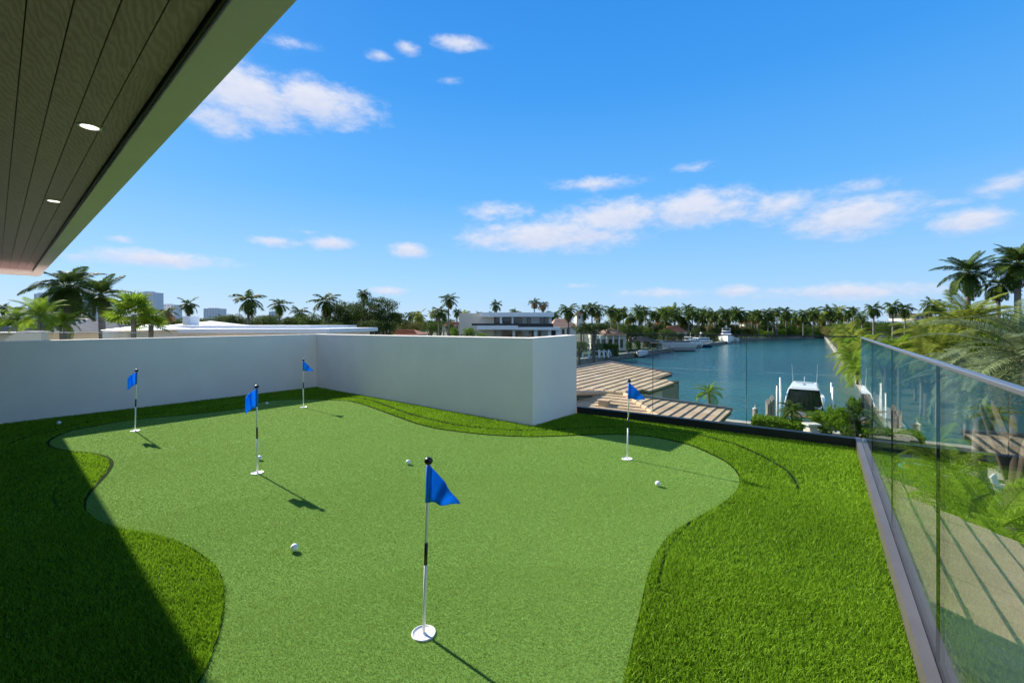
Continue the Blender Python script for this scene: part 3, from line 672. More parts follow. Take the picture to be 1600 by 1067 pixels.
back = poly1[-1]; ridge_d = Vector((v_.x, v_.y))
# continue the plane behind the parapet (hidden from here)
l_ = [Vector((6.4, 29.7)) - ridge_d * 13.5 - Vector(down_u) * 0.0]
poly1 = poly1[:-1] + [onplane(880, 616, down_u, sl1, pr1), Vector((6.4, 29.7)) - ridge_d * 9.0]
poly1 = [poly1[0], poly1[1], poly1[2], poly1[3], poly1[4], poly1[5], poly1[6], poly1[7], poly1[8], poly1[9]]
def zpl(p, pr, dn, sl): return pr[2] - sl * ((p.x - pr[0]) * dn[0] + (p.y - pr[1]) * dn[1])
def clean(poly):
    return poly
tiled_plane(t1, poly1, down_u, sl1, pr1)
def e3(p, pr, dn, sl, dz=0): return Vector((p.x, p.y, zpl(p, pr, dn, sl) + dz))
for a, b in ((poly1[9], poly1[0]), (poly1[0], poly1[1])):
    m = MB(); m.tube([e3(a, pr1, down_u, sl1, .02), e3(b, pr1, down_u, sl1, .02)], .10, 8); m.build('edge_trim', M['slate'], t1)
cap_row(t1, e3(poly1[8], pr1, down_u, sl1, .05), e3(poly1[7], pr1, down_u, sl1, .05), 9, .11)
# walls carrying it
def loft(poly, k_):
    c = sum(poly, Vector((0, 0))) / len(poly); return [c + (p - c) * k_ for p in poly]
lw = loft(poly1, .72); m = MB(); m.prism([(p.x, p.y) for p in lw], GZ, [zpl(p, pr1, down_u, sl1) - .17 for p in lw]); m.build('wall', M['cream'], t1)

AP = G(975, 617, -1.62); pr2 = (AP.x, AP.y, -1.62); sl2 = .2
t2 = empty('tiled_roof', (0, 0, 0), label='lower sand coloured tiled roof with a rounded hip just behind the black rail base', cat='roof')
hipd = (Vector((u_.x, u_.y)) - Vector((v_.x, v_.y))).normalized()
apx = Vector((AP.x, AP.y)); far_r = onplane(1143, 641, down_u, sl2, pr2); far_l = onplane(975, 617, down_u, sl2, pr2)
hb = apx + hipd * 14
rr_ = far_r - ridge_d * 11
polyR = [apx, far_r, rr_, hb] if (rr_ - apx).dot(Vector(down_u)) < 99 else None
hb = apx + hipd * ((far_r - apx).dot(Vector(down_u)) / hipd.dot(Vector(down_u)))
polyR = [apx, far_r, hb]
if (hb - far_r).length > .1: polyR = [apx, far_r, hb]
tiled_plane(t2, polyR, down_u, sl2, pr2, row=.32)
lf = apx - Vector(down_u) * 9; lb2 = hb - Vector(down_u) * ((hb - apx).dot(Vector(down_u)) + 9)
tiled_plane(t2, [apx, hb, lb2, lf], down_nv, sl2, pr2, row=.32)
zh = zpl(hb, pr2, down_u, sl2)
cap_row(t2, Vector((apx.x, apx.y, -1.62 + .05)), Vector((hb.x, hb.y, zh + .05)), 13, .10)
cap_row(t2, Vector((lf.x, lf.y, -1.57)), Vector((apx.x, apx.y, -1.57)), 18, .11)
m = MB(); m.tube([(apx.x, apx.y, -1.62 + .03), (far_r.x, far_r.y, zpl(far_r, pr2, down_u, sl2) + .04)], .10, 8); m.build('edge_trim', M['slate'], t2)
# square tiled vent on the near slope
vp = onplane(944, 634, down_nv, sl2, pr2); vz = zpl(vp, pr2, down_nv, sl2)
m = MB(); m.box((vp.x, vp.y, vz + .10), (.42, .26, .24), u_); m.box((vp.x, vp.y, vz + .235), (.52, .34, .03), u_); m.build('roof_vent', M['tile2'], t2, bevel=.02)
lw = loft([lf, apx, far_r, hb, lb2], .8); m = MB(); m.prism([(p.x, p.y) for p in lw], GZ, min(zh, zpl(far_r, pr2, down_u, sl2)) - .2); m.build('wall', M['cream'], t2)
# dark fence by the water
fe = empty('picket_fence', (0, 0, 0), label='dark picket fence between the tiled roofs and the water', cat='fence')
fa = Vector((*uv(O1, -18.5, 2.2), 0)); fb = Vector((*uv(O1, -13.5, 2.2), 0))
pk = MB(); pk.box((0, 0, 0), (.06, .03, 1.9)); pme = pk.mesh('picket', M['fascia'])
a0 = P(1022, 612, 29); b0 = P(1060, 615, 30)
a0.z = b0.z = 0
for i in range(22):
    p = a0.lerp(b0, i / 21); inst('picket', pme, fe, (p.x, p.y, -3.3), (0, 0, math.atan2(b0.y - a0.y, b0.x - a0.x)))
m = MB(); strip(a0.xy, b0.xy, .05, -2.55, -2.48, m); strip(a0.xy, b0.xy, .05, -4.2, -4.1, m); m.build('rail', M['fascia'], fe)
# its deck
m = MB(); m.prism([(a0.x - 1, a0.y - 1.2), (b0.x + .3, b0.y - .7), (b0.x + .3, b0.y + .4), (a0.x - 1, a0.y + .4)], -4.45, -4.25); m.build('deck', M['wood'], fe)
for xx, yy in ((a0.x - .8, a0.y), (b0.x, b0.y)):
    m = MB(); m.b2(xx - .08, xx + .08, yy - .08, yy + .08, WZ - .5, -4.45); m.build('post', M['wood'], fe)

# roof below the right railing
def side_roof(label, Y0, Y1, zt, ze, wd, hip0, hip1, row=.34):
    base = lambda Yv: Vector((.449 + .688 * Yv, Yv)) + Vector((u_.x, u_.y)) * .16
    a = base(Y0); b = base(Y1); U = Vector((u_.x, u_.y)); Vd = Vector((v_.x, v_.y)); sl = (zt - ze) / wd
    e = empty('tiled_roof', (0, 0, 0), label=label, cat='roof')
    poly = [a, b - Vd * 0, b + U * wd - Vd * (hip1 * 0), a + U * wd]
    if hip1: poly = [a, b - Vd * wd, b + U * wd, a + U * wd]
    if hip0: poly = [a + Vd * wd] + poly[1:3] + [a + U * wd]
    tiled_plane(e, poly, (U.x, U.y), sl, (a.x, a.y, zt), row=row, tl=.42, thick=.022, mats=('tile2', 'tile2'))
    if hip1:
        tiled_plane(e, [b - Vd * wd, b, b + U * wd], (Vd.x, Vd.y), sl, ((b - Vd * wd).x, (b - Vd * wd).y, zt), row=row, tl=.42, thick=.022, mats=('tile2', 'tile2'))
        p = b - Vd * wd; q_ = b + U * wd; cap_row(e, (p.x, p.y, zt + .05), (q_.x, q_.y, ze + .05), 7, .1)
    if hip0:
        tiled_plane(e, [a + Vd * wd, a, a + U * wd], (-Vd.x, -Vd.y), sl, ((a + Vd * wd).x, (a + Vd * wd).y, zt), row=row, tl=.42, thick=.022, mats=('tile2', 'tile2'))
        p = a + Vd * wd; q_ = a + U * wd; cap_row(e, (p.x, p.y, zt + .05), (q_.x, q_.y, ze + .05), 7, .1)
    m = MB(); c = (a + b) / 2 + U * (wd + .07); m.box((c.x, c.y, ze - .07), ((b - a).length, .13, .14), (Vd.x, Vd.y, 0)); m.build('gutter', M['fascia'], e)
side_roof('sand coloured tiled roof seen through the nearest pane of the right glass railing', 2.6, 8.2, -1.35, -2.0, 2.0, True, False)
side_roof('narrow lower tiled roof beyond the near one, seen through the right glass railing', 9.4, 13.6, -2.7, -3.3, 2.0, False, False)

# ------------------------------------------------------------------ vegetation
def frond_mesh(name, L, n, ll, droop, mat, seg=2, width=.045, vee=.35, curl=.5, seed=0, rach=.02, ragged=.15):
    """feather frond along +X, arching down"""
    rs = random.Random(seed); q = MB(); N = 9; pts = []; x = z = 0; ang = 0.0
    for i in range(N + 1):
        pts.append(Vector((x, 0, z))); ang = -droop * ((i + 1) / N) ** 1.35; x += math.cos(ang) * L / N; z += math.sin(ang) * L / N
    q.tube(pts, [rach * (1 - .85 * i / N) for i in range(N + 1)], 4, cap=False)
    for i in range(n):
        t = .13 + .87 * (i + .5) / n; k_ = t * N; j = min(int(k_), N - 1); p = pts[j].lerp(pts[j + 1], k_ - j); d = (pts[j + 1] - pts[j]).normalized()
        le = ll * (math.sin(math.pi * min(1, t * .86 + .12)) ** .6) * rs.uniform(1 - ragged, 1 + ragged * .5)
        up = Vector((-d.z, 0, d.x))
        for s in (-1, 1):
            out = (Vector((0, s, 0)) + d * (.35 + .55 * t) + up * (vee * (1 - t) + rs.uniform(-.12, .12))).normalized()
            mid = p + out * le * .5; tip = mid + (out + Vector((0, 0, -curl * (.6 + rs.random() * .6)))).normalized() * le * .5
            w = d * width * .5
            if seg == 2: q.add([p - w * .5, p + w * .5, mid + w, mid - w, tip], [(0, 1, 2, 3), (3, 2, 4)])
            else: q.add([p - w, p + w, tip], [(0, 1, 2)])
    return q.mesh(name, mat)
FR = {}
for nm, mt in (('dark', 'frond'), ('bright', 'frondb'), ('yellow', 'frondy'), ('silver', 'fronds')):
    FR[nm] = [frond_mesh('frond', 1.0, 38, .32 if nm != 'silver' else .20, dr, M[mt], 2, (.032 if nm == 'dark' else .022) if nm != 'silver' else .016, .3, cu, i, .012) for i, (dr, cu) in enumerate(((.8, .9), (1.15, 1.1), (.55, .7), (1.4, 1.2)))]
FR['silverd'] = [frond_mesh('frond', 1.0, 46, .20, dr, M['fronds'], 2, .015, .55, .4, i + 9, .009) for i, dr in enumerate((.9, 1.3, 1.7))]
def trunk_mesh(h, r0, r1, bend, mat, n=8, rings=8):
    q = MB(); pts = []; rr2 = []
    for i in range(rings + 1):
        t = i / rings; pts.append((bend * t * t, bend * .3 * math.sin(t * 3), h * t)); rr2.append(r0 * (1.35 - .35 * min(1, t * 5)) * (1 - t) + r1 * t)
    q.tube(pts, rr2, n); return q.mesh('trunk', mat, True), Vector(pts[-1])
def palm(px, cy, rpx, Y, label, kind='dark', nf=20, gz=None, lean=0, group=None, elev=(70, -55), shaft=True, name='palm_tree', cat='palm tree', rscale=1.25, trunkr=.16, seed=None):
    rs = random.Random(seed if seed is not None else int(px * 7 + cy)); c = P(px, cy, Y); L = rpx * Y / F * rscale; g = GZ if gz is None else gz
    e = empty(name, (c.x - lean, c.y, g), label=label, cat=cat, group=group)
    tm, tp = trunk_mesh(c.z - g, trunkr * 1.2, trunkr * .75, lean, M['trunk']); inst('trunk', tm, e)
    if shaft:
        q = MB(); q.tube([(tp.x, tp.y, tp.z - .9), (tp.x, tp.y, tp.z - .2), (tp.x, tp.y, tp.z + .3)], [trunkr * .85, trunkr * .8, .05], 8); q.build('crownshaft', M['shaft'], e, smooth=True)
    for i in range(nf):
        t = (i + .5) / nf; az = i * 2.39996 + rs.uniform(-.2, .2); el = R(elev[0] + (elev[1] - elev[0]) * t ** .9 + rs.uniform(-8, 8))
        o = bpy.data.objects.new('frond', rs.choice(FR[kind])); o.location = tp; o.rotation_mode = 'XYZ'; o.rotation_euler = (rs.uniform(-.3, .3), -el, az)
        s = L * rs.uniform(.85, 1.12) * (.8 if t < .12 else 1); o.scale = (s, s, s); link(o, e)
    return e
# --- crowns joined for the small far palms
def far_crown(seed, mat, nf=25, elev=(75, -60), n=13, dead=0):
    rs = random.Random(seed); q = MB()
    for i in range(nf):
        t = (i + .5) / nf; az = i * 2.39996 + rs.uniform(-.25, .25); el = R(elev[0] + (elev[1] - elev[0]) * t + rs.uniform(-12, 12)); L = rs.uniform(.8, 1.15)
        droop = rs.uniform(.8, 1.7); N = 5; pts = []; x = z = 0
        for k_ in range(N + 1):
            pts.append((x, z)); a = el - droop * ((k_ + 1) / N) ** 1.3; x += math.cos(a) * L / N; z += math.sin(a) * L / N
        ca, sa = math.cos(az), math.sin(az)
        def W3(x, y, z): return Vector((x * ca - y * sa, x * sa + y * ca, z))
        mi = 1 if (dead and t > 1 - dead) else 0
        for j in range(n):
            tt = .12 + .88 * (j + .5) / n; kk = tt * N; k0 = min(int(kk), N - 1); f = kk - k0
            px_ = pts[k0][0] + (pts[k0 + 1][0] - pts[k0][0]) * f; pz = pts[k0][1] + (pts[k0 + 1][1] - pts[k0][1]) * f; dx = (pts[k0 + 1][0] - pts[k0][0]) * N; dz = (pts[k0 + 1][1] - pts[k0][1]) * N
            ll = .30 * math.sin(math.pi * min(1, tt * .85 + .12)) ** .6
            for s in (-1, 1):
                tipx = px_ + dx * ll * .6; tipz = pz + dz * ll * .6 - ll * rs.uniform(.25, .8)
                q.add([W3(px_ - .045 * dx, 0, pz - .045 * dz), W3(px_ + .045 * dx, 0, pz + .045 * dz), W3(tipx, s * ll * .85, tipz)], [(0, 1, 2)], mi)
    return q.mesh('crown', [mat, M['dead']])
FC = {'dark': [far_crown(i, M['frond'], dead=.1) for i in range(5)], 'bright': [far_crown(20 + i, M['frondy'], dead=.15) for i in range(3)], 'dry': [far_crown(30 + i, M['frond'], dead=.55) for i in range(2)], 'mid': [far_crown(40 + i, M['leafm'], dead=.12) for i in range(3)]}
tq = MB(); tq.tube([(0, 0, 0), (0, 0, .5), (0, 0, 1)], [.2, .15, .11], 6); TFM = tq.mesh('trunk', M['trunk'], True)
def fpalm(px, cy, rpx, Y, label, kind='dark', group='distant palms', gz=None):
    rs = random.Random(int(px * 13 + cy * 3)); c = P(px, cy, Y); L = rpx * Y / F * 1.3; g = GZ if gz is None else gz
    e = empty('palm_tree', (c.x, c.y, g), label=label, cat='palm tree', group=group); h = c.z - g
    inst('trunk', TFM, e, (0, 0, 0), (0, 0, rs.random()), (1 + Y / 400, 1 + Y / 400, h)); inst('crown', rs.choice(FC[kind]), e, (0, 0, h), (rs.uniform(-.15, .15), rs.uniform(-.15, .15), rs.random() * 6.28), L)
    return e
# --- broadleaf crowns
def leaf_cloud(seed, lobes, n, size, mat, flat=.0, name='crown'):
    rs = np.random.default_rng(seed); q = MB(); tot = sum(l[3] ** 2 for l in lobes)
    for (cx, cy, cz, r) in lobes:
        k_ = int(n * r * r / tot)
        # clumps on the lobe surface, leaves about each clump
        nc = max(6, k_ // 22)
        dirs = rs.normal(size=(nc, 3)); dirs /= np.linalg.norm(dirs, axis=1)[:, None]; rad = r * rs.uniform(.62, 1.08, nc)
        for d, ra in zip(dirs, rad):
            cc = np.array([cx, cy, cz]) + d * ra * np.array([1, 1, .8])
            for _ in range(22):
                p = cc + rs.normal(size=3) * r * .13; a = rs.normal(size=3); a /= np.linalg.norm(a); nrm = d * .5 + rs.normal(size=3) * .6 + np.array([0, 0, .3]); b_ = np.cross(nrm, a); b_ /= np.linalg.norm(b_) + 1e-9
                s = size * rs.uniform(.6, 1.3); a = a * s; b_ = b_ * s * .5
                q.add([p - a, p + b_, p + a, p - b_], [(0, 1, 2, 3)])
    return q.mesh(name, mat)
def rlobes(seed, n, spread, r, zf=.5):
    rs = random.Random(seed); out = [(0, 0, .1, r)]
    for i in range(n):
        a = rs.random() * 6.283; d = rs.uniform(.35, 1) * spread; out.append((math.cos(a) * d, math.sin(a) * d, rs.uniform(-zf, zf) * (1.2 - d), r * rs.uniform(.5, .95)))
    return out
BC = {}
for kx_, mt in (('dark', 'leaf'), ('mid', 'leafm'), ('bright', 'leafb'), ('olive', 'leafo')):
    BC[kx_] = [leaf_cloud(i * 3 + hash(kx_) % 1 + 5, rlobes(i + 50, 9, .62, .42), 9000, .024, M[mt]) for i in range(3)]
BC['shrub'] = [leaf_cloud(90 + i, rlobes(i + 80, 9, .62, .42), 5000, .042, M['leafb']) for i in range(2)]
BC['shrubm'] = [leaf_cloud(95 + i, rlobes(i + 84, 9, .62, .42), 5000, .042, M['leafm']) for i in range(2)]
bq = MB(); bq.tube([(0, 0, 0), (.03, 0, .5), (0, .02, 1)], [.30, .22, .12], 7)
for a in range(4):
    bq.tube([(0, 0, .5), (.35 * math.cos(a * 1.6), .35 * math.sin(a * 1.6), .72), (.8 * math.cos(a * 1.6 + .3), .8 * math.sin(a * 1.6 + .3), .95)], [.10, .07, .03], 5)
BTM = bq.mesh('trunk', M['bark'], True)
def tree(px, ty, by, hw, Y, label, kind='dark', group=None, name='broadleaf_tree', cat='tree', gz=None, trunk=True, k_=None):
    """ty/by top and bottom picture rows of the crown, hw half width in px"""
    rs = random.Random(int(px * 3 + ty)); t = P(px, ty, Y).z; bt = P(px, by, Y).z; g = GZ if gz is None else gz; c = P(px, (ty + by) / 2, Y); rx = hw * Y / F; rz = (t - bt) / 2
    e = empty(name, (c.x, c.y, g), label=label, cat=cat, group=group); cz = (t + bt) / 2 - g
    if trunk: inst('trunk', BTM, e, (0, 0, 0), (0, 0, rs.random() * 6), (1, 1, max(.6, cz)))
    inst('crown', rs.choice(BC[kind]), e, (0, 0, cz), (0, 0, rs.random() * 6.28), (rx * 1.15, min(rx, 12) * 1.15, rz * 1.15)); return e

# left side, near
palm(107, 446, 46, 26, 'large dark coconut palm with full crown, farther left of the two beside the roof corner', nf=24, trunkr=.2, lean=.4)
palm(158, 462, 38, 25, 'dark palm with an upright spear beside the large palm at left', nf=20, trunkr=.18, lean=-.3, elev=(88, -45))
fq = MB()   # fan leaf
for i in range(22):
    a = R(-140 + 280 * i / 21); p0 = Vector((.35, 0, 0)); d = Vector((math.cos(a), math.sin(a), 0)); w = Vector((-d.y, d.x, 0)) * .05
    dr = .12 + .1 * abs(math.sin(a * 3)); fq.add([p0, p0 + d * .42 + w + Vector((0, 0, .02 + .03 * (i % 2))), p0 + d * .42 - w + Vector((0, 0, .02)), p0 + d * .85 - Vector((0, 0, dr))], [(0, 1, 2), (2, 1, 3)])
fq.tube([(-.35, 0, -.12), (0, 0, 0), (.35, 0, 0)], .012, 4, cap=False); FANM = fq.mesh('fan_leaf', M['frondb'])
def fanpalm(px, cy, rpx, Y, label, n=16, seed=0):
    rs = random.Random(seed); c = P(px, cy, Y); L = rpx * Y / F; e = empty('fan_palm', (c.x, c.y, GZ), label=label, cat='palm tree')
    tm, tp = trunk_mesh(c.z - GZ - L * .1, .12, .08, .1, M['trunk']); inst('trunk', tm, e)
    for i in range(n):
        t = i / n; az = i * 2.4 + rs.uniform(-.3, .3); el = R(78 - 105 * t); s = L * .72 * rs.uniform(.8, 1.1); o = inst('fan_leaf', FANM, e, tp + Vector((math.cos(az) * math.cos(el), math.sin(az) * math.cos(el), math.sin(el))) * s * .45, (rs.uniform(-.5, .5), -el, az), s)
fanpalm(205, 488, 36, 17, 'bright green fan palm with broad pleated leaves behind the white wall', 22, 3)
fanpalm(232, 505, 26, 17.6, 'smaller bright fan palm tucked against the larger fan palm', 14, 5)
for i, (px, cy, r, lb) in enumerate(((62, 492, 34, 'leafy bright green areca palm clump left of the two coconut palms'), (95, 505, 26, 'low green areca palm at the foot of the coconut palm'), (28, 498, 26, 'green areca palm next to the grey tiled roof'))):
    palm(px, cy, r, 22 + i, lb, 'bright', 22, elev=(85, -20), shaft=False, trunkr=.07, name='areca_palm')
LT = [(135, 488, 522, 36, 34, 'mid green leafy tree behind the coconut palm trunks at left', 'mid'), (175, 495, 524, 30, 32, 'leafy tree behind the trunk of the palm with a spear', 'dark'), (80, 496, 520, 40, 45, 'bushy tree under the city towers at far left', 'mid'),
      (260, 492, 515, 28, 48, 'leafy tree right of the fan palms', 'mid'), (340, 490, 512, 26, 70, 'low leafy tree under the grey tower', 'mid'), (365, 486, 512, 24, 60, 'green tree left of the drooping palm', 'mid'), (412, 488, 512, 24, 62, 'green tree right of the drooping palm', 'mid'),
      (455, 492, 514, 26, 66, 'small leafy tree behind the white flat roof', 'mid'), (496, 478, 526, 34, 60, 'bushy green tree at the left end of the dark tree group', 'leafm'),
      (528, 464, 528, 42, 52, 'dark leafy tree left in the big tree group behind the wall corner', 'dark'), (574, 451, 528, 46, 54, 'tallest dark leafy tree of the big group behind the wall corner', 'dark'), (604, 470, 528, 38, 56, 'dark spreading tree at the right of the big tree group', 'dark'), (550, 460, 528, 42, 60, 'dark tree between the two tallest of the big tree group', 'dark'), (588, 490, 530, 36, 50, 'dark low tree at the front right of the big tree group', 'dark'), (548, 496, 530, 34, 50, 'dark low tree at the front of the big tree group', 'dark'), (520, 500, 528, 24, 46, 'mid green shrub-like tree low in front of the big tree group', 'mid')]
for px, ty, by, hw_, Y, lb, kd in LT: tree(px, ty, by, hw_, Y, lb, {'leafm': 'mid'}.get(kd, kd))
tree(640, 495, 525, 26, 110, 'low leafy tree above the terracotta roof', 'olive'); tree(672, 500, 525, 20, 95, 'olive leafy tree left of the white modern house', 'mid')
for px, ty, by, hw_, lb in ((612, 516, 530, 8, 'tiny yellow green bush above the wall'), (730, 508, 530, 16, 'bright green bush in front of the white modern house'), (712, 508, 532, 11, 'bright bush left of the white modern house'), (752, 518, 532, 12, 'low bright bush under the modern house balcony')):
    tree(px, ty, by, hw_, 60, lb, 'bright', name='garden_bush', cat='bush')
for px, cy, r, Y, lb, kd in ((295, 476, 14, 75, 'lone dark palm above the white chimney roof', 'dark'), (388, 468, 22, 60, 'tall drooping palm right of the grey tower', 'dark'), (437, 476, 14, 70, 'slender palm beside the small pale tower', 'mid'), (468, 488, 14, 72, 'short dark palm left of the big tree group', 'dark'),
                         (508, 470, 20, 52, 'dark palm rising from the left of the big tree group', 'dark'), (568, 458, 11, 56, 'palm tip poking out of the tallest dark tree', 'dark'), (701, 467, 13, 100, 'tall palm left of the white modern house', 'dark'), (686, 487, 15, 80, 'dark palm just left of the tall palm by the modern house', 'dark'),
                         (714, 487, 8, 100, 'small palm directly left of the modern house roof', 'dark'), (775, 476, 10, 120, 'single palm above the modern house roof', 'dark'), (803, 487, 6, 150, 'small palm top peeping over the modern house roof', 'dark'), (835, 472, 9, 140, 'brown tinged palm, left of the pair over the modern house', 'dry'), (848, 476, 9, 140, 'brown tinged palm, right of the pair over the modern house', 'dry'),
                         (865, 492, 12, 130, 'pale green palm at the right end of the modern house roof', 'mid'), (888, 484, 15, 88, 'dark palm in front of the brown tiled roof', 'dark'), (622, 495, 10, 120, 'small palm over the right of the big tree group', 'mid'), (655, 494, 12, 115, 'palm with stiff fronds above the terracotta roof', 'bright'), (6, 480, 10, 60, 'small palm under the eave at the left edge of the photo', 'dark'),
                         (350, 497, 9, 90, 'small drooping palm beside the grey tower', 'dark'), (260, 488, 14, 40, 'short palm with drooping brown skirt right of the fan palms', 'dry'), (640, 492, 8, 150, 'small far palm between stiff palms', 'mid'), (125, 490, 14, 60, 'palm with dry fronds between the coconut palm trunks', 'dry'), (912, 486, 12, 120, 'palm with windblown crown right of the tiled tower', 'dark'), (925, 480, 13, 120, 'tallest windblown palm of the three right of the tiled tower', 'dark'), (935, 484, 12, 125, 'windblown palm farthest right of the three by the tiled tower', 'dark'),
                         (955, 484, 12, 130, 'dark dense palm right of the round ficus tree', 'dark'), (966, 492, 10, 135, 'smaller palm right of the dark dense palm', 'dark')):
    fpalm(px, cy, r, Y, lb, kd, None)
# left canal shore trees
tree(928, 496, 528, 32, 82, 'round dark ficus tree behind the glass left of the canal', 'dark')
tree(905, 525, 556, 22, 72, 'dark bushy tree at the wall end on the left bank', 'dark')
tree(980, 500, 528, 16, 125, 'leafy tree behind the pale brown roofed house', 'mid')
for i, (px, a_, b_) in enumerate(((931, 940, 960),)):
    pass
hq = MB(); hq.b2(-3.2, 3.2, -.8, .8, 0, 2.2)
hedge_leaf = lambda seed, X, Yd, Z, n, size, mat: None
def hedge(name, x0, x1, y0, y1, z0, z1, n, size, mat, rot=0, loc=(0, 0, 0), **k):
    rs = np.random.default_rng(int(n)); q = MB(); q.b2(x0 + size, x1 - size, y0 + size, y1 - size, z0, z1 - size, 1)
    for _ in range(n):
        f = rs.integers(0, 5); p = np.array([rs.uniform(x0, x1), rs.uniform(y0, y1), rs.uniform(z0, z1)])
        if f in (0, 1): p[2] = z1 + rs.normal() * size * .8
        elif f == 2: p[1] = y0 + rs.normal() * size * .5
        elif f == 3: p[0] = x0 + rs.normal() * size * .5
        else: p[0] = x1 + rs.normal() * size * .5
        a = rs.normal(size=3); a /= np.linalg.norm(a); b_ = np.cross(a, rs.normal(size=3)); b_ /= np.linalg.norm(b_); s = size * rs.uniform(.6, 1.3)
        q.add([p - a * s, p + b_ * s * .5, p + a * s, p - b_ * s * .5], [(0, 1, 2, 3)])
    o = q.build(name, [mat, M['leaf']], **k); o.location = loc; o.rotation_euler = (0, 0, rot); return o
hp = P(945, 543, 100); hedge('hedge', -3, 3, -.8, .8, 0, 2.6, 1500, .18, M['leafm'], .3, (hp.x, hp.y, GZ), label='clipped hedge in front of the house on the left bank', cat='hedge')
# far tree line
grp = 'distant palms lining the far banks of the canal'; lab = 'slender palm among the distant row lining the canal banks'
rs = random.Random(11); x = 960
while x < 1345:
    t = (x - 900) / 400; Y = 160 + t * 130 + rs.uniform(-15, 30); cy = rs.uniform(484, 503); fpalm(x, cy, rs.uniform(8, 12.5), Y, lab, rs.choice(['dark', 'dark', 'mid', 'bright', 'mid']), grp); x += rs.uniform(4.5, 9)
for px, cy in ((1055, 484), (1075, 482), (1097, 487), (1133, 488), (1149, 489), (1183, 490), (1200, 488), (1228, 486), (1255, 490), (1270, 489), (1116, 491), (1040, 488)):
    fpalm(px, cy, 11, 225 + rs.uniform(-20, 30), lab, 'dark', grp)
gl = 'leafy tree in the distant wooded belt under the palms'; gg = 'distant trees in the belt beyond the canal'
x = 960
while x < 1360:
    t = (x - 900) / 400; Y = 165 + t * 120; tree(x, rs.uniform(496, 505), 530, rs.uniform(13, 20), Y + rs.uniform(-8, 25), gl, rs.choice(['mid', 'dark', 'mid', 'olive']), gg); x += rs.uniform(8, 14)
x = 985
while x < 1125:
    Y = 108 + (x - 985) * .62; tree(x, rs.uniform(506, 515), 536, rs.uniform(9, 14), Y + 14, 'low tree behind the moored boats on the left bank', rs.choice(['mid', 'dark', 'dark']), 'trees behind the moored boats'); x += rs.uniform(9, 14)
x = 985
while x < 1120:
    Y = 100 + (x - 985) * .62; tree(x, rs.uniform(526, 533), 549 - (x - 985) * .09, rs.uniform(6, 9), Y + 7, 'low bush on the bank right behind the moored boats', rs.choice(['mid', 'dark', 'olive']), 'trees behind the moored boats', 'bush', 'bush', trunk=False); x += rs.uniform(8, 13)
x = 240
while x < 720:
    tree(x, rs.uniform(490, 500), 520, rs.uniform(14, 22), rs.uniform(130, 210), 'leafy tree in the hazy belt behind the white roofs', rs.choice(['mid', 'dark', 'mid']), 'trees in the belt behind the roofs'); x += rs.uniform(16, 26)
x = 250
while x < 480:
    tree(x, rs.uniform(489, 497), 514, rs.uniform(11, 17), rs.uniform(75, 100), 'bushy tree right behind the white flat roofs', rs.choice(['mid', 'dark', 'dark']), 'trees in the belt behind the roofs'); x += rs.uniform(15, 24)
x = 615
while x < 725:
    tree(x, rs.uniform(495, 503), 524, rs.uniform(9, 14), rs.uniform(100, 125), 'bushy tree above the terracotta roof', rs.choice(['mid', 'dark', 'olive']), 'trees in the belt behind the roofs'); x += rs.uniform(12, 18)
x = -10
while x < 240:
    tree(x + 8, rs.uniform(490, 499), 524, rs.uniform(12, 18), rs.uniform(38, 60), 'bushy tree', rs.choice(['mid', 'dark', 'bright']), 'trees in the belt under the towers')
    tree(x, rs.uniform(483, 493), 522, rs.uniform(14, 22), rs.uniform(110, 160), 'leafy tree in the belt under the city towers', rs.choice(['mid', 'dark']), 'trees in the belt under the towers'); x += rs.uniform(18, 28)
x = 880
while x < 965:
    tree(x, rs.uniform(494, 500), 526, rs.uniform(10, 15), rs.uniform(140, 170), 'leafy tree behind the ficus on the left bank', 'mid', 'trees behind the ficus'); x += 14
for px in range(560, 960, 27):
    fpalm(px + rs.uniform(-8, 8), rs.uniform(488, 497), rs.uniform(6, 10), rs.uniform(170, 260), 'small far palm in the skyline behind the houses', rs.choice(['mid', 'dark', 'bright']), 'small far palms behind the houses')
# mangrove bushes at the far end of the canal
for i in range(17):
    px = 1150 + i * 8.6; Y = 232 + (px - 1150) * .26; tree(px, 509 + rs.uniform(-2, 3), 531, 9, Y + 3, 'bright green mangrove bush on the far bank of the canal', 'bright' if i % 3 else 'mid', 'mangrove bushes on the far bank', 'mangrove_bush', 'bush')

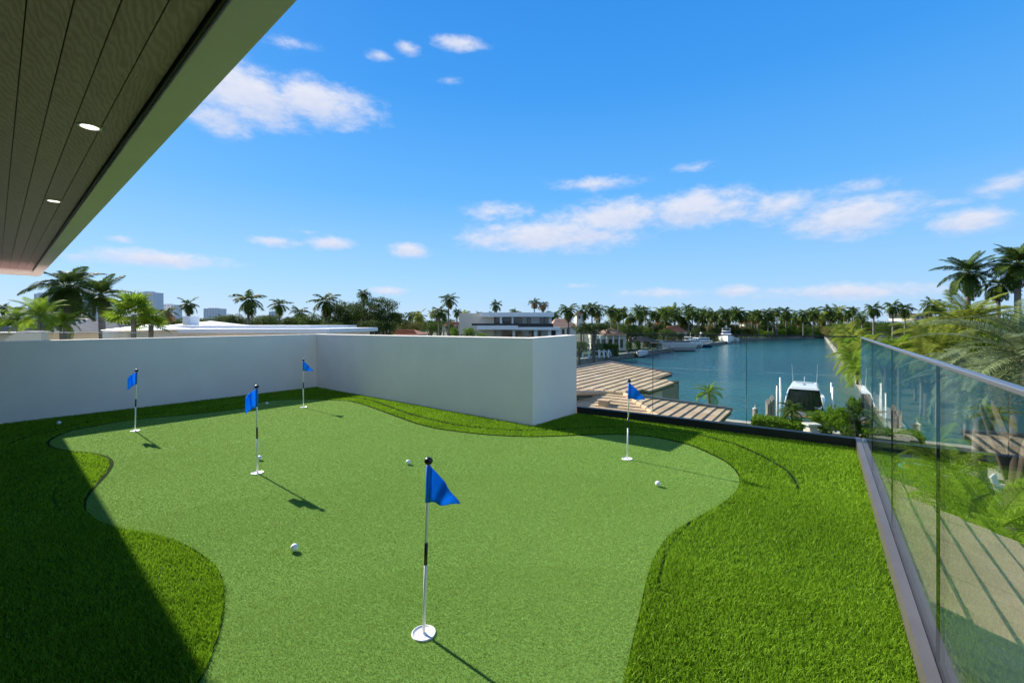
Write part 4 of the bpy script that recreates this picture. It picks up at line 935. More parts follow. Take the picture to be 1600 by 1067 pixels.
# right bank: planting over the seawall
def rb(Y, o): return Vector((5.7 + .675 * Y + o * .82, Y - o * .56, 0))
RBP = []
i = 0
for Y, o, h, r, kd in ((235, 4, 8, 6, 'mid'), (205, 4, 8, 6, 'olive'), (185, 5, 9, 6, 'bright'), (165, 4, 7.5, 6, 'olive'), (148, 5, 8, 5.5, 'mid'), (130, 4, 7, 5, 'olive'), (115, 4.5, 7.5, 5, 'bright'), (102, 4, 6.6, 4.5, 'mid'), (90, 4, 6, 4, 'olive'), (79, 4, 6, 4, 'bright'), (70, 5, 6, 4, 'mid'),
                     (62, 5, 6, 4, 'bright'), (190, 16, 10.5, 8, 'mid'), (160, 16, 10, 8, 'dark'), (130, 15, 9.5, 7, 'mid'), (105, 14, 9, 6, 'olive'), (85, 13, 8.6, 6, 'dark'), (70, 13, 8.2, 5, 'mid'), (57, 12, 7.6, 4.5, 'bright'), (48, 10, 7.2, 4, 'olive'), (40, 9, 7.0, 4, 'bright'), (52, 22, 8.4, 5, 'mid'), (70, 24, 9, 6, 'dark'), (95, 28, 10, 7, 'mid')):
    o = o * .62 if o < 8 else o; p = rb(Y, o); e = empty('shoreline_tree', (p.x, p.y, GZ), label='dense leafy tree in the planting along the right bank', cat='tree', group='trees along the right bank')
    inst('trunk', BTM, e, (0, 0, 0), (0, 0, i), (1, 1, h * .5)); inst('crown', random.choice(BC[kd]), e, (0, 0, h * .55), (0, 0, i * 1.3), (r, r, h * .46)); i += 1
LBR = ['bright arching palm leaning over the seawall nearest the boat', 'arching palm over the seawall, second from the boat', 'yellow green palm over the seawall mid way along the canal']
i = 0
for Y, o, h, L, kd in ((58, -.2, 2.4, 3.3, 'bright'), (47, .3, 2.2, 2.8, 'bright'), (63, -.2, 2.9, 3.2, 'yellow'), (42, .8, 3.0, 2.2, 'yellow'), (53, -.5, 2.0, 2.8, 'bright'), (72, .6, 3.2, 2.8, 'bright'), (85, 1, 3.6, 3.2, 'yellow'), (100, 1, 4.2, 3.4, 'yellow'), (52, 4, 4.2, 3, 'yellow'), (68, 1.6, 3.6, 3.2, 'yellow'), (78, 2, 4, 3.4, 'bright'), (92, 2, 4.5, 3.6, 'yellow'), (110, 2.2, 5, 4, 'yellow'), (130, 3, 6, 4, 'yellow'), (43, 3, 3.4, 2.6, 'yellow'), (39, 5, 5.8, 3, 'yellow'), (46, 8, 7.4, 3.2, 'yellow')):
    p = rb(Y, o); px = 800 + F * p.x / p.y; cy = HY - (GZ + h - EYE) / p.y * F
    palm(px, cy, L * F / p.y / 1.25, p.y, 'arching yellow green palm overhanging the right seawall', kd, 18, elev=(80, -40), shaft=False, trunkr=.1, group='arching palms on the right bank', name='shoreline_palm')
    i += 1
for px, cy, r, Y, lb in ((1325, 489, 8, 150, 'tiny palm above the corner of the two glass railings'), (1334, 484, 7, 155, 'thin tall palm just right of the tiny corner palm'), (1365, 481, 13, 95, 'palm left of the pair over the right bank bushes'), (1395, 478, 13, 92, 'palm over the middle of the right bank bushes'), (1414, 482, 13, 96, 'dark palm touching its neighbour over the right bank bushes'), (1455, 476, 15, 85, 'dark palm left of the two big royal palms'), (1469, 480, 13, 90, 'dark palm close under the left royal palm'), (1347, 496, 9, 120, 'short palm above the end of the metal rail')):
    fpalm(px, cy, r, Y, lb, 'dark', None)
palm(1512, 425, 40, 46, 'big dark royal palm, the left one at the top right of the photo', nf=26, trunkr=.26, elev=(86, -66), rscale=1.06)
palm(1590, 412, 46, 44, 'big dark royal palm cut by the right edge of the photo', nf=28, trunkr=.28, elev=(86, -66), rscale=1.06)
palm(1560, 445, 26, 47, 'dark palm between the two big royal palms', nf=20, trunkr=.2, elev=(70, -75), rscale=1.1)
# big silver date palm and feathery greens close on the right
palm(1610, 560, 145, 13.5, 'large silvery date palm with long arching fronds beyond the right railing', 'silverd', 46, elev=(82, -35), shaft=False, trunkr=.25, rscale=1.0)
palm(1530, 590, 100, 16, 'second silvery date palm lower beside the large one', 'silverd', 34, elev=(80, -20), shaft=False, trunkr=.2, rscale=1.0)
palm(1465, 545, 48, 24, 'yellow green feathery palm above the metal rail', 'yellow', 30, elev=(85, -30), shaft=False, trunkr=.1)
palm(1405, 545, 32, 30, 'bright arching palm just above the metal rail cap', 'bright', 22, elev=(85, -30), shaft=False, trunkr=.1)
palm(1510, 505, 52, 27, 'yellow green bushy palm below the left royal palm', 'yellow', 34, elev=(85, -40), shaft=False, trunkr=.1)
palm(1440, 520, 34, 34, 'olive feathery palm behind the rail on the right bank', 'yellow', 24, elev=(85, -30), shaft=False, trunkr=.1)
tree(1590, 585, 660, 45, 12, 'olive and orange leaved shrub at the right edge beyond the rail', 'olive')
tree(1530, 500, 590, 60, 26, 'leafy bright tree filling the bank behind the date palms', 'bright')
tree(1450, 530, 610, 50, 30, 'mid green tree low behind the rail', 'mid'); tree(1585, 470, 560, 50, 30, 'tall leafy tree behind the large date palm', 'mid')
tree(1385, 520, 590, 30, 38, 'dense tree low on the right bank above the glass', 'mid')
for px, py, z, r, L, lb in ((1550, 830, -3.2, 60, 2.2, 'green palm crown looked down on through the right glass'), (1490, 745, -3.6, 40, 2.0, 'small palm on the lawn seen through the right glass'), (1590, 905, -3.4, 60, 1.8, 'low palm crown near the bottom right through the glass'), (1460, 700, -4.2, 30, 1.8, 'bushy palm by the garden edge seen through the glass')):
    g = G(px, py, z); palm(px, py, L * F / g.y / 1.25, g.y, lb, 'bright', 18, elev=(75, -25), shaft=False, trunkr=.09)

# near shore planting
def shrub(px, ty, by, hw_, Y, lb, kd='bright'): return tree(px, ty, by, hw_, Y, lb, {'bright': 'shrub', 'mid': 'shrubm'}[kd], name='shrub', cat='shrub', trunk=False, gz=P(px, by, Y).z)
shrub(1276, 634, 676, 17, 27, 'bright green shrub left of the big one on the near bank'); shrub(1303, 626, 690, 30, 26, 'large bright green shrub in front of the canvas covered boat'); shrub(1332, 636, 690, 20, 26.5, 'bright green shrub in the corner of the glass railings')
shrub(1330, 655, 690, 16, 24, 'leafy shrub low in the railing corner', 'mid'); shrub(1285, 655, 688, 20, 24.5, 'leafy green shrub beside the stone planter', 'mid')
h0 = P(1178, 664, 27); h1 = P(1252, 672, 25.5); dd = (h1 - h0); 
hedge('hedge', 0, dd.xy.length, -.7, .7, 0, 1.15, 2600, .075, M['leafb'], math.atan2(dd.y, dd.x), (h0.x, h0.y, -5.3), label='low bright green hedge along the near seawall', cat='hedge')
p = P(1108, 612, 29); palm(1108, 613, 20, 27, 'small bright palm in front of the water right of the tiled roof', 'bright', 20, elev=(85, -25), shaft=False, trunkr=.1, gz=GZ)
palm(1237, 640, 18, 26, 'small dark feathery palm left of the canvas covered boat', 'dark', 20, elev=(80, -30), shaft=False, trunkr=.08)
shrub(1338, 612, 672, 15, 34, 'tall bright shrub at the water edge in the corner beyond the glass'); shrub(1346, 640, 694, 16, 25.5, 'leafy shrub just past the corner of the railings', 'mid')

# ------------------------------------------------------------------ waterfront bits
def pile(px, ty, Y, lb, w=.32, cap=True, slant=0):
    t = P(px, ty, Y); e = empty('mooring_pile', (t.x, t.y, WZ - .4), label=lb, cat='mooring pile'); h = t.z - WZ + .4
    m = MB(); m.tube([(0, 0, 0), (0, 0, h)], [w * .55, w * .5], 10); m.build('post', M['wood'], e, smooth=True)
    if cap: m = MB(); m.lathe([(w * .56, h), (w * .56, h + .04), (.03, h + .14), (.03, h + .3), (.0001, h + .32)], 10); m.build('cap', M['stone'], e)
pile(1180, 639, 31, 'grey timber pile with a small finial at the left of the near dock')
lq = []
for k_, (px, ty) in enumerate(((1200, 622), (1206.5, 616))):
    t = P(px, ty, 32); e = empty('dock_piling', (t.x, t.y, WZ - .4), label=('tall square dock piling with slanting top, left one of two', 'tall square dock piling with slanting top, right one of two')[k_], cat='piling'); h = t.z - WZ + .4
    m = MB(); m.prism([(-.11, -.14), (.11, -.14), (.11, .14), (-.11, .14)], 0, [h - .5, h - .3, h, h - .2]); m.build('post', M['wood'], e, bevel=.01)
# stone planter
pc = P(1268, 673, 24.5); e = empty('stone_planter', (pc.x, pc.y, P(1268, 676, 24.5).z), label='carved pale stone planter beside the hedge on the near bank', cat='planter')
m = MB(); m.b2(-.30, .30, -.25, .25, 0, .12); m.b2(-.20, .20, -.17, .17, .12, .42); m.b2(-.36, .36, -.3, .3, .42, .52); m.build('pedestal', M['stone'], e, bevel=.02); m = MB(); m.b2(-.44, .44, -.36, .36, -.5, -.003); m.build('plinth', M['stone'], e, bevel=.02)

def hull(L, B, H, fl=.25, sheer=.35, n=14, tran=.85):
    """y forward, origin at waterline stern centre"""
    q = MB(); rows = []
    for i in range(n + 1):
        t = i / n; hb_ = B / 2 * (tran + (1 - tran) * min(1, t * 3)) * (1 - max(0, (t - .45) / .55) ** 2.2 * .985); y = L * t; sh = H * (1 + sheer * t * t)
        rk = H * .55 * t * t
        rows.append([(0, y - rk * .5, -.35 + .2 * t), (hb_ * .62, y - rk * .3, -.05), (hb_ * (1 - fl * .35), y, H * .45), (hb_, y + rk * .15, sh), (hb_ * .93, y + rk * .15, sh), (hb_ * .9, y, sh - .12), (0, y, sh - .08)])
    for s in (1, -1):
        vs_ = [(p[0] * s, p[1], p[2]) for r_ in rows for p in r_]; m_ = 7; fs = []
        for i in range(n):
            for j in range(m_ - 1):
                f = (i * m_ + j, (i + 1) * m_ + j, (i + 1) * m_ + j + 1, i * m_ + j + 1); fs.append(f if s > 0 else f[::-1])
        fs.append(tuple(range(m_)) if s < 0 else tuple(range(m_))[::-1]); q.add(vs_, fs)
    return q
def cabin(q, x, y0, y1, z0, z1, tw=.85, f=.25, mi=0):
    yb = y1 - (z1 - z0) * f * 3; q.add([(-x, y0, z0), (x, y0, z0), (x * .8, y1, z0), (-x * .8, y1, z0), (-x * tw, y0 + .1, z1), (x * tw, y0 + .1, z1), (x * .8 * tw, yb, z1), (-x * .8 * tw, yb, z1)],
          [(3, 2, 1, 0), (4, 5, 6, 7), (0, 1, 5, 4), (1, 2, 6, 5), (2, 3, 7, 6), (3, 0, 4, 7)], mi); return q
# canvas covered boat on the lift
rot = math.atan2(v_.y, v_.x) - math.pi / 2
bp = P(1256, 650, 35); e = empty('motor_boat', (bp.x, bp.y, -5.95), rot, label='white motor boat with navy canvas over its stern, on the lift at the near dock', cat='boat'); e.scale = (.84, .84, .84)
hull(11, 3.3, 1.25).build('hull', M['gel'], e, smooth=False)
m = MB(); cabin(m, 1.45, 1.2, 6.2, 1.2, 2.75, .82); m.build('cabin', M['gel'], e, bevel=.08)
m = MB()   # navy stern canvas with soft folds
N1 = 26; rows = []
for j in range(9):
    t = j / 8; hw2 = 1.52 - .34 * t ** 1.5; rows.append([(-hw2 + 2 * hw2 * i / N1, .05 + 1.05 * t ** 1.4 + .05 * math.sin(i * 1.9) * (1 - t) - .28 * (1 - (2 * i / N1 - 1) ** 2), .72 + 1.85 * t) for i in range(N1 + 1)])
m.add([p for r_ in rows for p in r_], [(j * (N1 + 1) + i, j * (N1 + 1) + i + 1, (j + 1) * (N1 + 1) + i + 1, (j + 1) * (N1 + 1) + i) for j in range(8) for i in range(N1)])
for s in (-1, 1): m.add([(s * 1.52, .05, .72), (s * 1.18, 1.1, 2.57), (s * 1.3, 1.6, 2.57), (s * 1.5, 1.6, 1.0)], [(0, 1, 2, 3)])
m.build('stern_canvas', M['navy'], e, smooth=True)
m = MB(); m.add([(-1.28, .75, 2.58), (1.28, .75, 2.58), (1.2, 5.2, 2.7), (-1.2, 5.2, 2.7), (-1.05, 1.0, 2.88), (1.05, 1.0, 2.88), (1.0, 4.8, 2.92), (-1.0, 4.8, 2.92)], [(3, 2, 1, 0), (4, 5, 6, 7), (0, 1, 5, 4), (1, 2, 6, 5), (2, 3, 7, 6), (3, 0, 4, 7)]); m.build('hardtop', M['gel'], e, bevel=.07)
m = MB(); m.b2(-.75, .75, 2.0, 2.25, 3.05, 3.2); m.b2(-.12, .12, 2.0, 2.25, 2.9, 3.05); m.build('radar', M['gel'], e, bevel=.03)
for s in (-1, 1):
    m = MB(); m.tube([(s * .95, 2.4, 2.9), (s * 1.05, 2.2, 4.9)], [.022, .012], 5); m.build('antenna', M['white'], e)
    m = MB(); m.tube([(s * 1.56, .1, 1.0), (s * 1.36, .7, 2.1), (s * 1.22, 1.1, 2.6)], .07, 8); m.build('arch_side', M['gel'], e, smooth=True)
m = MB(); m.tube([(0, 2.1, 3.2), (0, 2.1, 3.7)], .03, 6); m.build('light_mast', M['white'], e)
m = MB(); m.b2(-1.35, 1.35, -.75, -.02, .22, .30); m.build('swim_platform', M['teak'], e)
le = empty('boat_lift', (bp.x, bp.y, WZ - .4), rot, label='boat lift with four slim white guide posts around the canvas covered boat', cat='boat lift')
for x_, y_, h in ((-1.85, .6, 3.5), (-1.75, 2.6, 4.0), (1.85, .6, 3.7), (1.8, 2.8, 3.8)):
    m = MB(); m.tube([(x_, y_, 0), (x_, y_, h)], .065, 8); m.build('guide_post', M['white'], le, smooth=True)
for y_ in (1.4, 6): m = MB(); m.b2(-1.9, 1.9, y_ - .12, y_ + .12, .5, .72); m.build('cross_beam', M['steel'], le)
# small jet-ski like frame near the right wall
wv_ = P(1316, 640, 37); e = empty('jet_ski', (wv_.x, wv_.y, WZ), rot + .3, label='small turquoise watercraft by the right seawall beside the boat lift', cat='watercraft')
hull(2.8, 1.0, .5, n=8).build('hull', M['turq'], e); m = MB(); cabin(m, .25, .5, 1.9, .5, .85); m.build('seat', M['blackp'], e); m = MB(); m.tube([(-.35, 1.7, 1.1), (0, 1.8, .85), (.35, 1.7, 1.1)], .03, 6); m.build('handlebar', M['white'], e)

def cruiser(px, wl, Y, L, B, H, ang, lb, fly=True, hm='gel', decks=2, name='motor_yacht', cat='yacht'):
    p = G(px, wl, WZ) if Y is None else P(px, wl, Y); e = empty(name, (p.x, p.y, WZ + .25), ang, label=lb, cat=cat)
    hull(L, B, H, sheer=.5).build('hull', M[hm], e, bevel=0)
    z = H * 1.02; x = B * .40
    for d in range(decks):
        m = MB(); cabin(m, x, L * (.12 + .07 * d), L * (.72 - .12 * d), z, z + H * (.62 if hm != 'hullg' else .42), .88, .35); m.build('cabin', M['gel' if hm == 'gel' else hm], e, bevel=.05)
        m = MB(); cabin(m, x * 1.0, L * (.14 + .07 * d), L * (.70 - .12 * d) + .12, z + H * .22, z + H * .46, .95, .35); m.build('window_band', M['pane'], e)
        z += H * .62; x *= .84
    if fly:
        m = MB(); m.b2(-x, x, L * .28, L * .55, z + .9, z + 1.0); 
        for sx in (-1, 1):
            for yy in (.3, .52): m.tube([(sx * x * .9, L * yy, z), (sx * x * .9, L * yy, z + .9)], .05, 5)
        m.build('flybridge_top', M['gel'], e)
        m = MB(); m.tube([(0, L * .4, z + 1), (0, L * .38, z + 2.4)], .07, 5); m.b2(-.6, .6, L * .38 - .1, L * .38 + .1, z + 1.7, z + 1.85); m.build('mast', M['white'], e)
    m = MB()
    for s in (-1, 1): m.tube([(s * B * .42, L * .5, H * 1.25), (s * B * .38, L * .75, H * 1.5), (s * .1, L * .99, H * 1.75)], .03, 4, cap=False)
    m.build('bow_rail', M['steel'], e)
    return e
cruiser(1133, 534.5, 203, 18, 6.2, 2.3, R(158), 'large white multi deck motor yacht moored near the far end of the canal')
sy = G(1043, 549, WZ)
e = cruiser(1084, 545, 139, 15.5, 4.2, 2.0, R(98), 'long low grey sport yacht moored along the left bank', fly=False, hm='hullg', decks=1)
cruiser(1007, 556, 116, 6.0, 2.6, .8, R(150), 'small white sport boat with open cockpit nearest on the left bank', fly=False, decks=1, name='sport_boat', cat='boat')
cruiser(1107, 540, 176, 12, 4.4, 1.7, R(120), 'white cabin boat left of the big motor yacht', fly=True, decks=1, name='cabin_boat', cat='boat')
cruiser(1094, 543, 160, 11, 3.8, 1.5, R(110), 'white boat with dark covers beside the long grey yacht', fly=True, decks=1, name='cabin_boat', cat='boat')
cruiser(1111, 543, 160, 5, 2.2, .6, R(95), 'small blue open boat in front of the white cabin boat', fly=False, hm='boot', decks=0, name='open_boat', cat='boat')
cruiser(1149, 534, 210, 6.5, 2.6, 1.0, R(160), 'small white boat right of the big motor yacht', fly=False, decks=1, name='cabin_boat', cat='boat')
# left bank dock and pilings
de = empty('boat_dock', (0, 0, 0), label='low timber dock with piles along the left bank beside the moored boats', cat='dock')
a_ = G(958, 560, WZ); b_ = G(1100, 541, WZ); m = MB(); strip(a_.xy, b_.xy, 2.4, WZ + .7, WZ + .9, m); m.build('decking', M['wood'], de)
for i in range(16):
    p = a_.lerp(b_, i / 15); m = MB(); m.tube([(p.x + 1, p.y - .6, WZ - .3), (p.x + 1, p.y - .6, WZ + 2.0 + .5 * (i % 3 == 0))], .14, 6); m.build('pile', M['wood'], de)

# white garden fence with arches on the left bank
fe = empty('garden_fence', (0, 0, 0), label='white garden fence with square posts on the lawn of the left bank', cat='fence')
pts_ = [P(px, 556, 96) for px in (905, 910.5, 920, 928, 936, 944, 951)]
for p in pts_: m = MB(); m.b2(p.x - .14, p.x + .14, 95.86, 96.14, GZ, GZ + 1.7); m.build('post', M['paint'], fe)
m = MB(); m.b2(pts_[0].x, pts_[-1].x, 95.97, 96.03, GZ + 1.35, GZ + 1.45); m.b2(pts_[0].x, pts_[-1].x, 95.97, 96.03, GZ + .3, GZ + .4); m.build('rail', M['paint'], fe)
e = empty('garden_arch', (0, 0, 0), label='low white garden arch beside the white fence', cat='garden arch')
for k_ in range(3):
    c = P(940 + k_ * 6, 552, 98); m = MB(); m.tube([(c.x + .38 * math.cos(a), 98, GZ + .2 + 1.1 * math.sin(a)) for a in [math.pi * j / 10 for j in range(11)]], .11, 6); m.build('hoop', M['paint'], e)

# ------------------------------------------------------------------ buildings
class House:
    def __init__(s, name, Y, lb, cat='house'): s.e = empty(name, (0, 0, 0), label=lb, cat=cat); s.Y = Y
    def blk(s, name, px0, px1, py0, py1, m, dy=0, depth=6, par_=None, bev=0):
        Y = s.Y + dy; a = P(px0, py0, Y); b = P(px1, py1, Y); q = MB(); q.b2(a.x, b.x, Y, Y + depth, b.z, a.z); return q.build(name, M[m], par_ or s.e, bevel=bev)
    def win(s, px0, px1, py0, py1, dy=-.06, fm='black'):
        w = s.blk('window', px0, px1, py0, py1, fm, dy, .05); s.blk('pane', px0 + .35, px1 - .35, py0 + .35, py1 - .35, 'pane', dy - .04, .03, w); return w
    def hip(s, px0, px1, pyr, pye, m, depth=10, ridge=.4, dy=-.6):
        Y = s.Y + dy; a = P(px0, pye, Y); b = P(px1, pye, Y); zr = P(px0, pyr, Y).z; Lx = b.x - a.x; ins = min(depth / 2, Lx * (1 - ridge) / 2)
        vs_ = [(a.x, Y, a.z), (b.x, Y, a.z), (b.x, Y + depth, a.z), (a.x, Y + depth, a.z), (a.x + ins, Y + depth / 2, zr), (b.x - ins, Y + depth / 2, zr)]
        q = MB(); q.add(vs_, [(0, 1, 5, 4), (1, 2, 5), (2, 3, 4, 5), (3, 0, 4), (3, 2, 1, 0)]); o = q.build('roof', M[m], s.e)
        # raised tile courses
        q = MB(); n = 9
        for i in range(1, n):
            t = i / n; z = a.z + (zr - a.z) * t; q.box(((a.x + b.x) / 2, Y + depth / 2 * t, z + .03), (Lx - 2 * ins * t, .16, .07))
        q.build('tile_course', M[m], o); return o
h = House('modern_house', 85, 'white modern two storey flat roofed house with black balcony beyond the wall')
h.blk('wall', 717.5, 772, 489.5, 530, 'cream', .5, 10)
h.blk('wall', 772, 862, 495, 530, 'paint', 3, 8)
h.blk('roof_slab', 751, 866, 488, 495, 'paint', -2.2, 12, bev=.05)
h.blk('floor_slab', 745, 809.5, 508.6, 515, 'paint', -3.2, 8); h.blk('floor_slab', 809.5, 875, 511, 515.5, 'paint', -2.4, 8)
h.blk('balcony_railing', 737, 809, 505.4, 508.6, 'black', -3.1, .1); h.blk('balcony_railing', 809, 864.5, 505.4, 511, 'black', -2.3, .1)
for a_, b_ in ((781, 784.5), (799.5, 802)): h.blk('column', a_, b_, 495, 508, 'paint', -1.6, .6)
for a_, b_ in ((772, 781), (785, 799), (802.5, 815.5), (824, 829), (844, 850), (850.5, 857)): h.win(a_, b_, 495.6, 506.5, 2.8)
for a_, b_ in ((801, 804.5), (834.5, 839.5), (856.5, 861), (869, 875)): h.blk('column', a_, b_, 515.5, 530, 'paint', -1.6, .8)
for a_, b_ in ((784, 800.5), (806, 815), (827, 833), (841, 845), (862, 868)): h.win(a_, b_, 516.5, 529, 2.7)
h.blk('wall', 862, 876, 512, 530, 'paint', 3, 6)
h = House('villa', 100, 'villa with brown tiled roof and square tiled tower behind the dark palm')
h.hip(862, 903, 497, 511, 'brownroof', 14, .5); h.blk('wall', 865, 900, 511, 530, 'cream', 0, 12); h.blk('tower', 901, 910, 491, 512, 'cream', 2, 4); h.hip(899, 912, 487, 491, 'brownroof', 6, .05, 1)
for a_ in (870, 878, 886): h.win(a_, a_ + 4, 514, 522)
h.win(903.5, 907, 493, 498, 1.9)
h = House('bungalow', 118, 'waterside bungalow with pale brown hip roof behind the glass on the left bank')
h.hip(944, 980, 513.5, 523, 'brownroof', 14, .2); h.blk('wall', 928, 978, 523.5, 548, 'cream', .8, 10)
for a_ in (932, 940, 951, 960, 968): h.win(a_, a_ + 5.5, 530, 543, .7)
for a_ in (937.5, 947.5, 957.5, 967): h.blk('column', a_, a_ + 1.6, 524, 548, 'paint', -.2, .4)
h = House('thatched_hut', 125, 'grey thatched hut roof behind the small sport boat', 'hut')
h.hip(982, 1032, 526.5, 536, 'thatch', 8, .4)
for a_ in (986, 1000, 1014, 1028): h.blk('post', a_, a_ + 1, 536, 548, 'wood', 0, .2)
for i, (a_, b_, r_, e_, w_, lb) in enumerate(((1024, 1052, 502, 508, 175, 'house with orange tiled roof behind the left bank palms'), (1038, 1075, 509, 518, 155, 'lower orange tiled roof house behind the grey sport yacht'), (1060, 1085, 505, 511, 170, 'small orange roofed house right of the lower orange roof'),
                                          (1164, 1182, 499, 505, 290, 'orange roofed house in the palms beyond the motor yacht'), (1184, 1200, 502, 507, 285, 'orange roofed house half hidden in the far palms'), (1218, 1236, 506, 511, 290, 'pale roofed house above the mangroves'),
                                          (594, 652, 515.5, 523, 62, 'low house with terracotta tiled roof just over the white wall'), (690, 722, 503, 508, 110, 'small terracotta roof left of the modern house'), (1428, 1456, 489, 492, 110, 'white villa with pale roof above the right bank trees'))):
    h = House('house', w_ + (45 if 150 < w_ < 200 else 0), lb); h.hip(a_, b_, r_, e_, 'terra' if 'orange' in lb or 'terracotta' in lb else 'brownroof', 9, .4); h.blk('wall', a_ + 1, b_ - 1, e_, e_ + 9, 'cream', .3, 7.5)
    for k_ in range(3): x0 = a_ + (b_ - a_) * (.2 + .25 * k_); h.win(x0, x0 + (b_ - a_) * .1, e_ + 2, e_ + 6, .2)
# white flat roofs just beyond the left wall
h = House('flat_roof_house', 27, 'white flat roofed house with two stepped roof levels behind the left wall')
h.blk('roof_slab', 245, 485, 508.5, 513, 'paint', 3, 9, bev=.03); h.blk('roof_slab', 225, 513, 513.5, 521, 'paint', 0, 10, bev=.03); h.blk('wall', 235, 505, 521, 700, 'stucco', .4, 9)
h.blk('chimney', 285, 297, 494, 508.4, 'paint', 6, 1)
q = MB(); a = P(262, 508.3, 34); b = P(316, 508.3, 34); c = P(290, 501, 34); q.add([(a.x, 34, a.z), (b.x, 34, a.z), (b.x, 40, a.z), (a.x, 40, a.z), (c.x, 37, c.z)], [(0, 1, 4), (1, 2, 4), (2, 3, 4), (3, 0, 4), (3, 2, 1, 0)]); q.build('roof', M['paint'], h.e)
h = House('pavilion', 20, 'small white shed roof behind the fan palms', 'pavilion'); 
h.blk('wall', 160, 200, 517, 640, 'stucco', .3, 3); q = MB(); a = P(156, 516, 19.5); b = P(204, 516, 19.5); c = P(176, 506.5, 19.5); q.add([(a.x, 19.5, a.z), (b.x, 19.5, a.z), (b.x, 24, a.z), (a.x, 24, a.z), (c.x, 21.5, c.z)], [(0, 1, 4), (1, 2, 4), (2, 3, 4), (3, 0, 4), (3, 2, 1, 0)]); q.build('roof', M['paint'], h.e)
h = House('slate_roof_house', 26, 'house with grey slate tiled roof at the far left'); h.hip(-60, 62, 496, 520, 'slate', 9, .35); h.blk('wall', -50, 50, 520, 700, 'stucco', .3, 8)
h = House('curved_wall', 15, 'beige wall with a rounded top just beyond the left parapet', 'wall')
q = MB(); a = P(8, 533, 15); b = P(64, 533, 15); N = 12; zt = P(0, 517, 15).z
pr = [(a.x, -1.5)] + [(a.x + (b.x - a.x) * i / N, a.z + (zt - a.z) * min(1, math.sin(math.pi * min(.5, i / N * .9 + .04)) * 1.02)) for i in range(N + 1)] + [(b.x, -1.5)]
vs_ = [(x_, 15, z_) for x_, z_ in pr] + [(x_, 15.25, z_) for x_, z_ in pr]; n_ = len(pr)
q.add(vs_, [tuple(range(n_)), tuple(range(2 * n_ - 1, n_ - 1, -1))] + [(i, i + n_, (i + 1) % n_ + n_, (i + 1) % n_) for i in range(n_)]); q.build('wall', M['cream'], h.e)
# neighbour's glass balustrade beyond the left wall
e = empty('glass_balustrade', (0, 0, 0), label='clear glass balustrade of the next roof behind the left parapet', cat='railing')
for px0, px1 in ((-40, 20), (21, 72), (73, 123), (124, 175), (176, 230)):
    a = P(px0, 520.5, 13); b = P(px1, 536, 13); q = MB(); q.b2(a.x, b.x, 13, 13.012, b.z, a.z); q.build('glass_pane', M['glass'], e)
a = P(-40, 520.5, 13); b = P(230, 520.5, 13); q = MB(); q.b2(a.x, b.x, 12.99, 13.03, a.z, a.z + .02); q.build('top_rail', M['railcap'], e)
q = MB(); b = P(230, 536, 13); q.b2(a.x, b.x, 12.95, 13.06, b.z - .2, b.z); q.build('base_rail', M['paint'], e)

# city towers
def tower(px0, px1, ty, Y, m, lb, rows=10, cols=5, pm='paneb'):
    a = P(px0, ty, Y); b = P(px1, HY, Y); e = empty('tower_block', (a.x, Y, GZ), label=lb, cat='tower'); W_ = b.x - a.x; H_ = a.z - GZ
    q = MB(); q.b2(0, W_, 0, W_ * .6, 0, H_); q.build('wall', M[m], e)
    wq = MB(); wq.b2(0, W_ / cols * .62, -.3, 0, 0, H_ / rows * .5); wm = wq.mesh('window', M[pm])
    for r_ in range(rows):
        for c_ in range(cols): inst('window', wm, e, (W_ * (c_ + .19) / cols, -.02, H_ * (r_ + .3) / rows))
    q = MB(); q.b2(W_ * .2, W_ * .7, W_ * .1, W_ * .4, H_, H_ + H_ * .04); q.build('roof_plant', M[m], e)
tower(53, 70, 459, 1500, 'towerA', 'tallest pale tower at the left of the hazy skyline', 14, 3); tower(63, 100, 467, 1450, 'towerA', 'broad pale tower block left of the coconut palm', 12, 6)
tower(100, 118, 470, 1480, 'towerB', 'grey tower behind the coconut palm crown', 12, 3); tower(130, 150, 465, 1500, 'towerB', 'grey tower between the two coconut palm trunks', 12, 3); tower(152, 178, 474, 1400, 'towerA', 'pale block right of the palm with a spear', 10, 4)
tower(214.5, 242.5, 457, 1500, 'towerB', 'blue grey glass tower above the fan palms', 14, 6); tower(243, 272, 476, 1600, 'towerA', 'stepped pale block right of the glass tower', 8, 5); tower(318, 344, 482, 1500, 'towerA', 'warm grey tower between the palms over the white roof', 8, 6); tower(420, 433, 487, 1600, 'towerB', 'small pale tower behind the slender palm', 8, 3); tower(44, 53, 474, 1550, 'towerB', 'low grey block at the left end of the skyline', 8, 2)

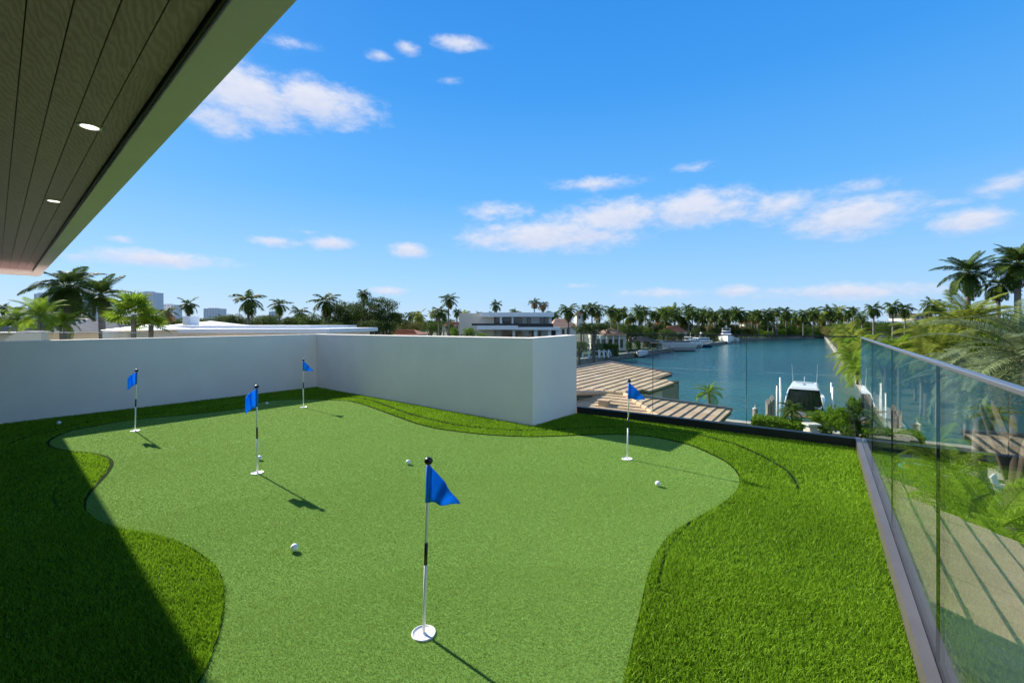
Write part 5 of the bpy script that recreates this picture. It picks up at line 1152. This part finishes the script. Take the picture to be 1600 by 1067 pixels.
# things on the lawn, seen through the right glass
def lounge(px, py, rz, lb):
    g = G(px, py, GZ + .05); e = empty('garden_chair', g, rz, label=lb, cat='chair')
    m = MB(); m.b2(-.35, .35, -.4, .4, .34, .44); m.build('seat', M['paint'], e, bevel=.02)
    m = MB(); m.box((0, .48, .78), (.7, .08, .75), up=(0, .3, 1)); m.build('backrest', M['paint'], e, bevel=.02)
    for x_ in (-.32, .32):
        for y_ in (-.36, .36): m = MB(); m.tube([(x_, y_, 0), (x_, y_, .36)], .03, 6); m.build('leg', M['paint'], e)
        m = MB(); m.b2(x_ - .04, x_ + .04, -.4, .42, .6, .65); m.build('armrest', M['paint'], e)
lounge(1585, 795, .6, 'white garden chair on the lawn at the right edge of the photo'); lounge(1497, 770, 2.0, 'white garden chair on the lawn by the palm, seen through the glass')
g = G(1433, 734, GZ + .05); e = empty('pool_float', g, label='round orange and turquoise float lying on the lawn', cat='pool float'); m = MB(); m.lathe([(.0001, .1), (.35, .14), (.5, .1), (.55, .02)], 20); m.build('top', M['orange'], e, smooth=True); m = MB(); m.lathe([(.56, 0), (.72, .08), (.7, .16), (.56, .12)], 20); m.build('ring', M['turq'], e, smooth=True)

# ------------------------------------------------------------------ labels that single out the repeats, by the landmark they stand over
ORD = ['leftmost', 'second', 'third', 'fourth', 'fifth', 'sixth', 'seventh', 'eighth', 'ninth', 'tenth', 'eleventh', 'twelfth', 'thirteenth', 'fourteenth', 'fifteenth', 'sixteenth', 'seventeenth', 'eighteenth']
def mark(px):
    for lim, t in ((60, 'under the roof corner'), (130, 'under the pale city towers'), (200, 'behind the coconut palms'), (250, 'behind the fan palms'), (330, 'behind the white chimney roof'), (430, 'behind the drooping palm'), (520, 'behind the white flat roofs'),
                   (620, 'behind the big dark tree group'), (720, 'above the terracotta roof'), (880, 'behind the white modern house'), (945, 'behind the villa and ficus'), (985, 'over the brown roofed bungalow'), (1030, 'over the small sport boat'), (1088, 'over the long grey yacht'),
                   (1120, 'over the cabin boats'), (1150, 'over the large white motor yacht'), (1200, 'over the left mangroves'), (1245, 'over the middle mangroves'), (1290, 'over the right mangroves'), (1345, 'over the canal seawall end')):
        if px < lim: return t
    return 'over the right glass railing'
G_ = {}
for o in list(COL.objects):
    if o.parent is None and o.get('group') and o.get('label') and o.location.y > 30:
        px = 800 + F * o.location.x / o.location.y; G_.setdefault((o['group'], mark(px)), []).append((px, o))
KIND = {'palm_tree': 'slender palm', 'shoreline_palm': 'arching palm', 'broadleaf_tree': 'leafy tree', 'shoreline_tree': 'dense leafy tree', 'mangrove_bush': 'mangrove bush'}
PL = {'distant palms lining the far banks of the canal': 'in the distant row', 'distant trees in the belt beyond the canal': 'in the wooded belt', 'small far palms behind the houses': 'in the far skyline', 'trees behind the moored boats': 'low on the boat bank', 'arching palms on the right bank': 'by the right seawall',
      'trees along the right bank': 'of the right bank', 'mangrove bushes on the far bank': 'on the far bank', 'trees in the belt behind the roofs': 'of the far belt', 'trees in the belt under the towers': 'of the nearer belt', 'trees behind the ficus': 'of the far belt'}
for (g_, mk), L_ in G_.items():
    if g_ not in PL: continue
    L_.sort(key=lambda t: t[0])
    for i, (px, o) in enumerate(L_): o['label'] = (ORD[min(i, 17)] + ' ' + KIND.get(o.name.split('.')[0], 'tree') + ' ' + PL[g_] + ', ' + mk).replace(' far far', ' far')
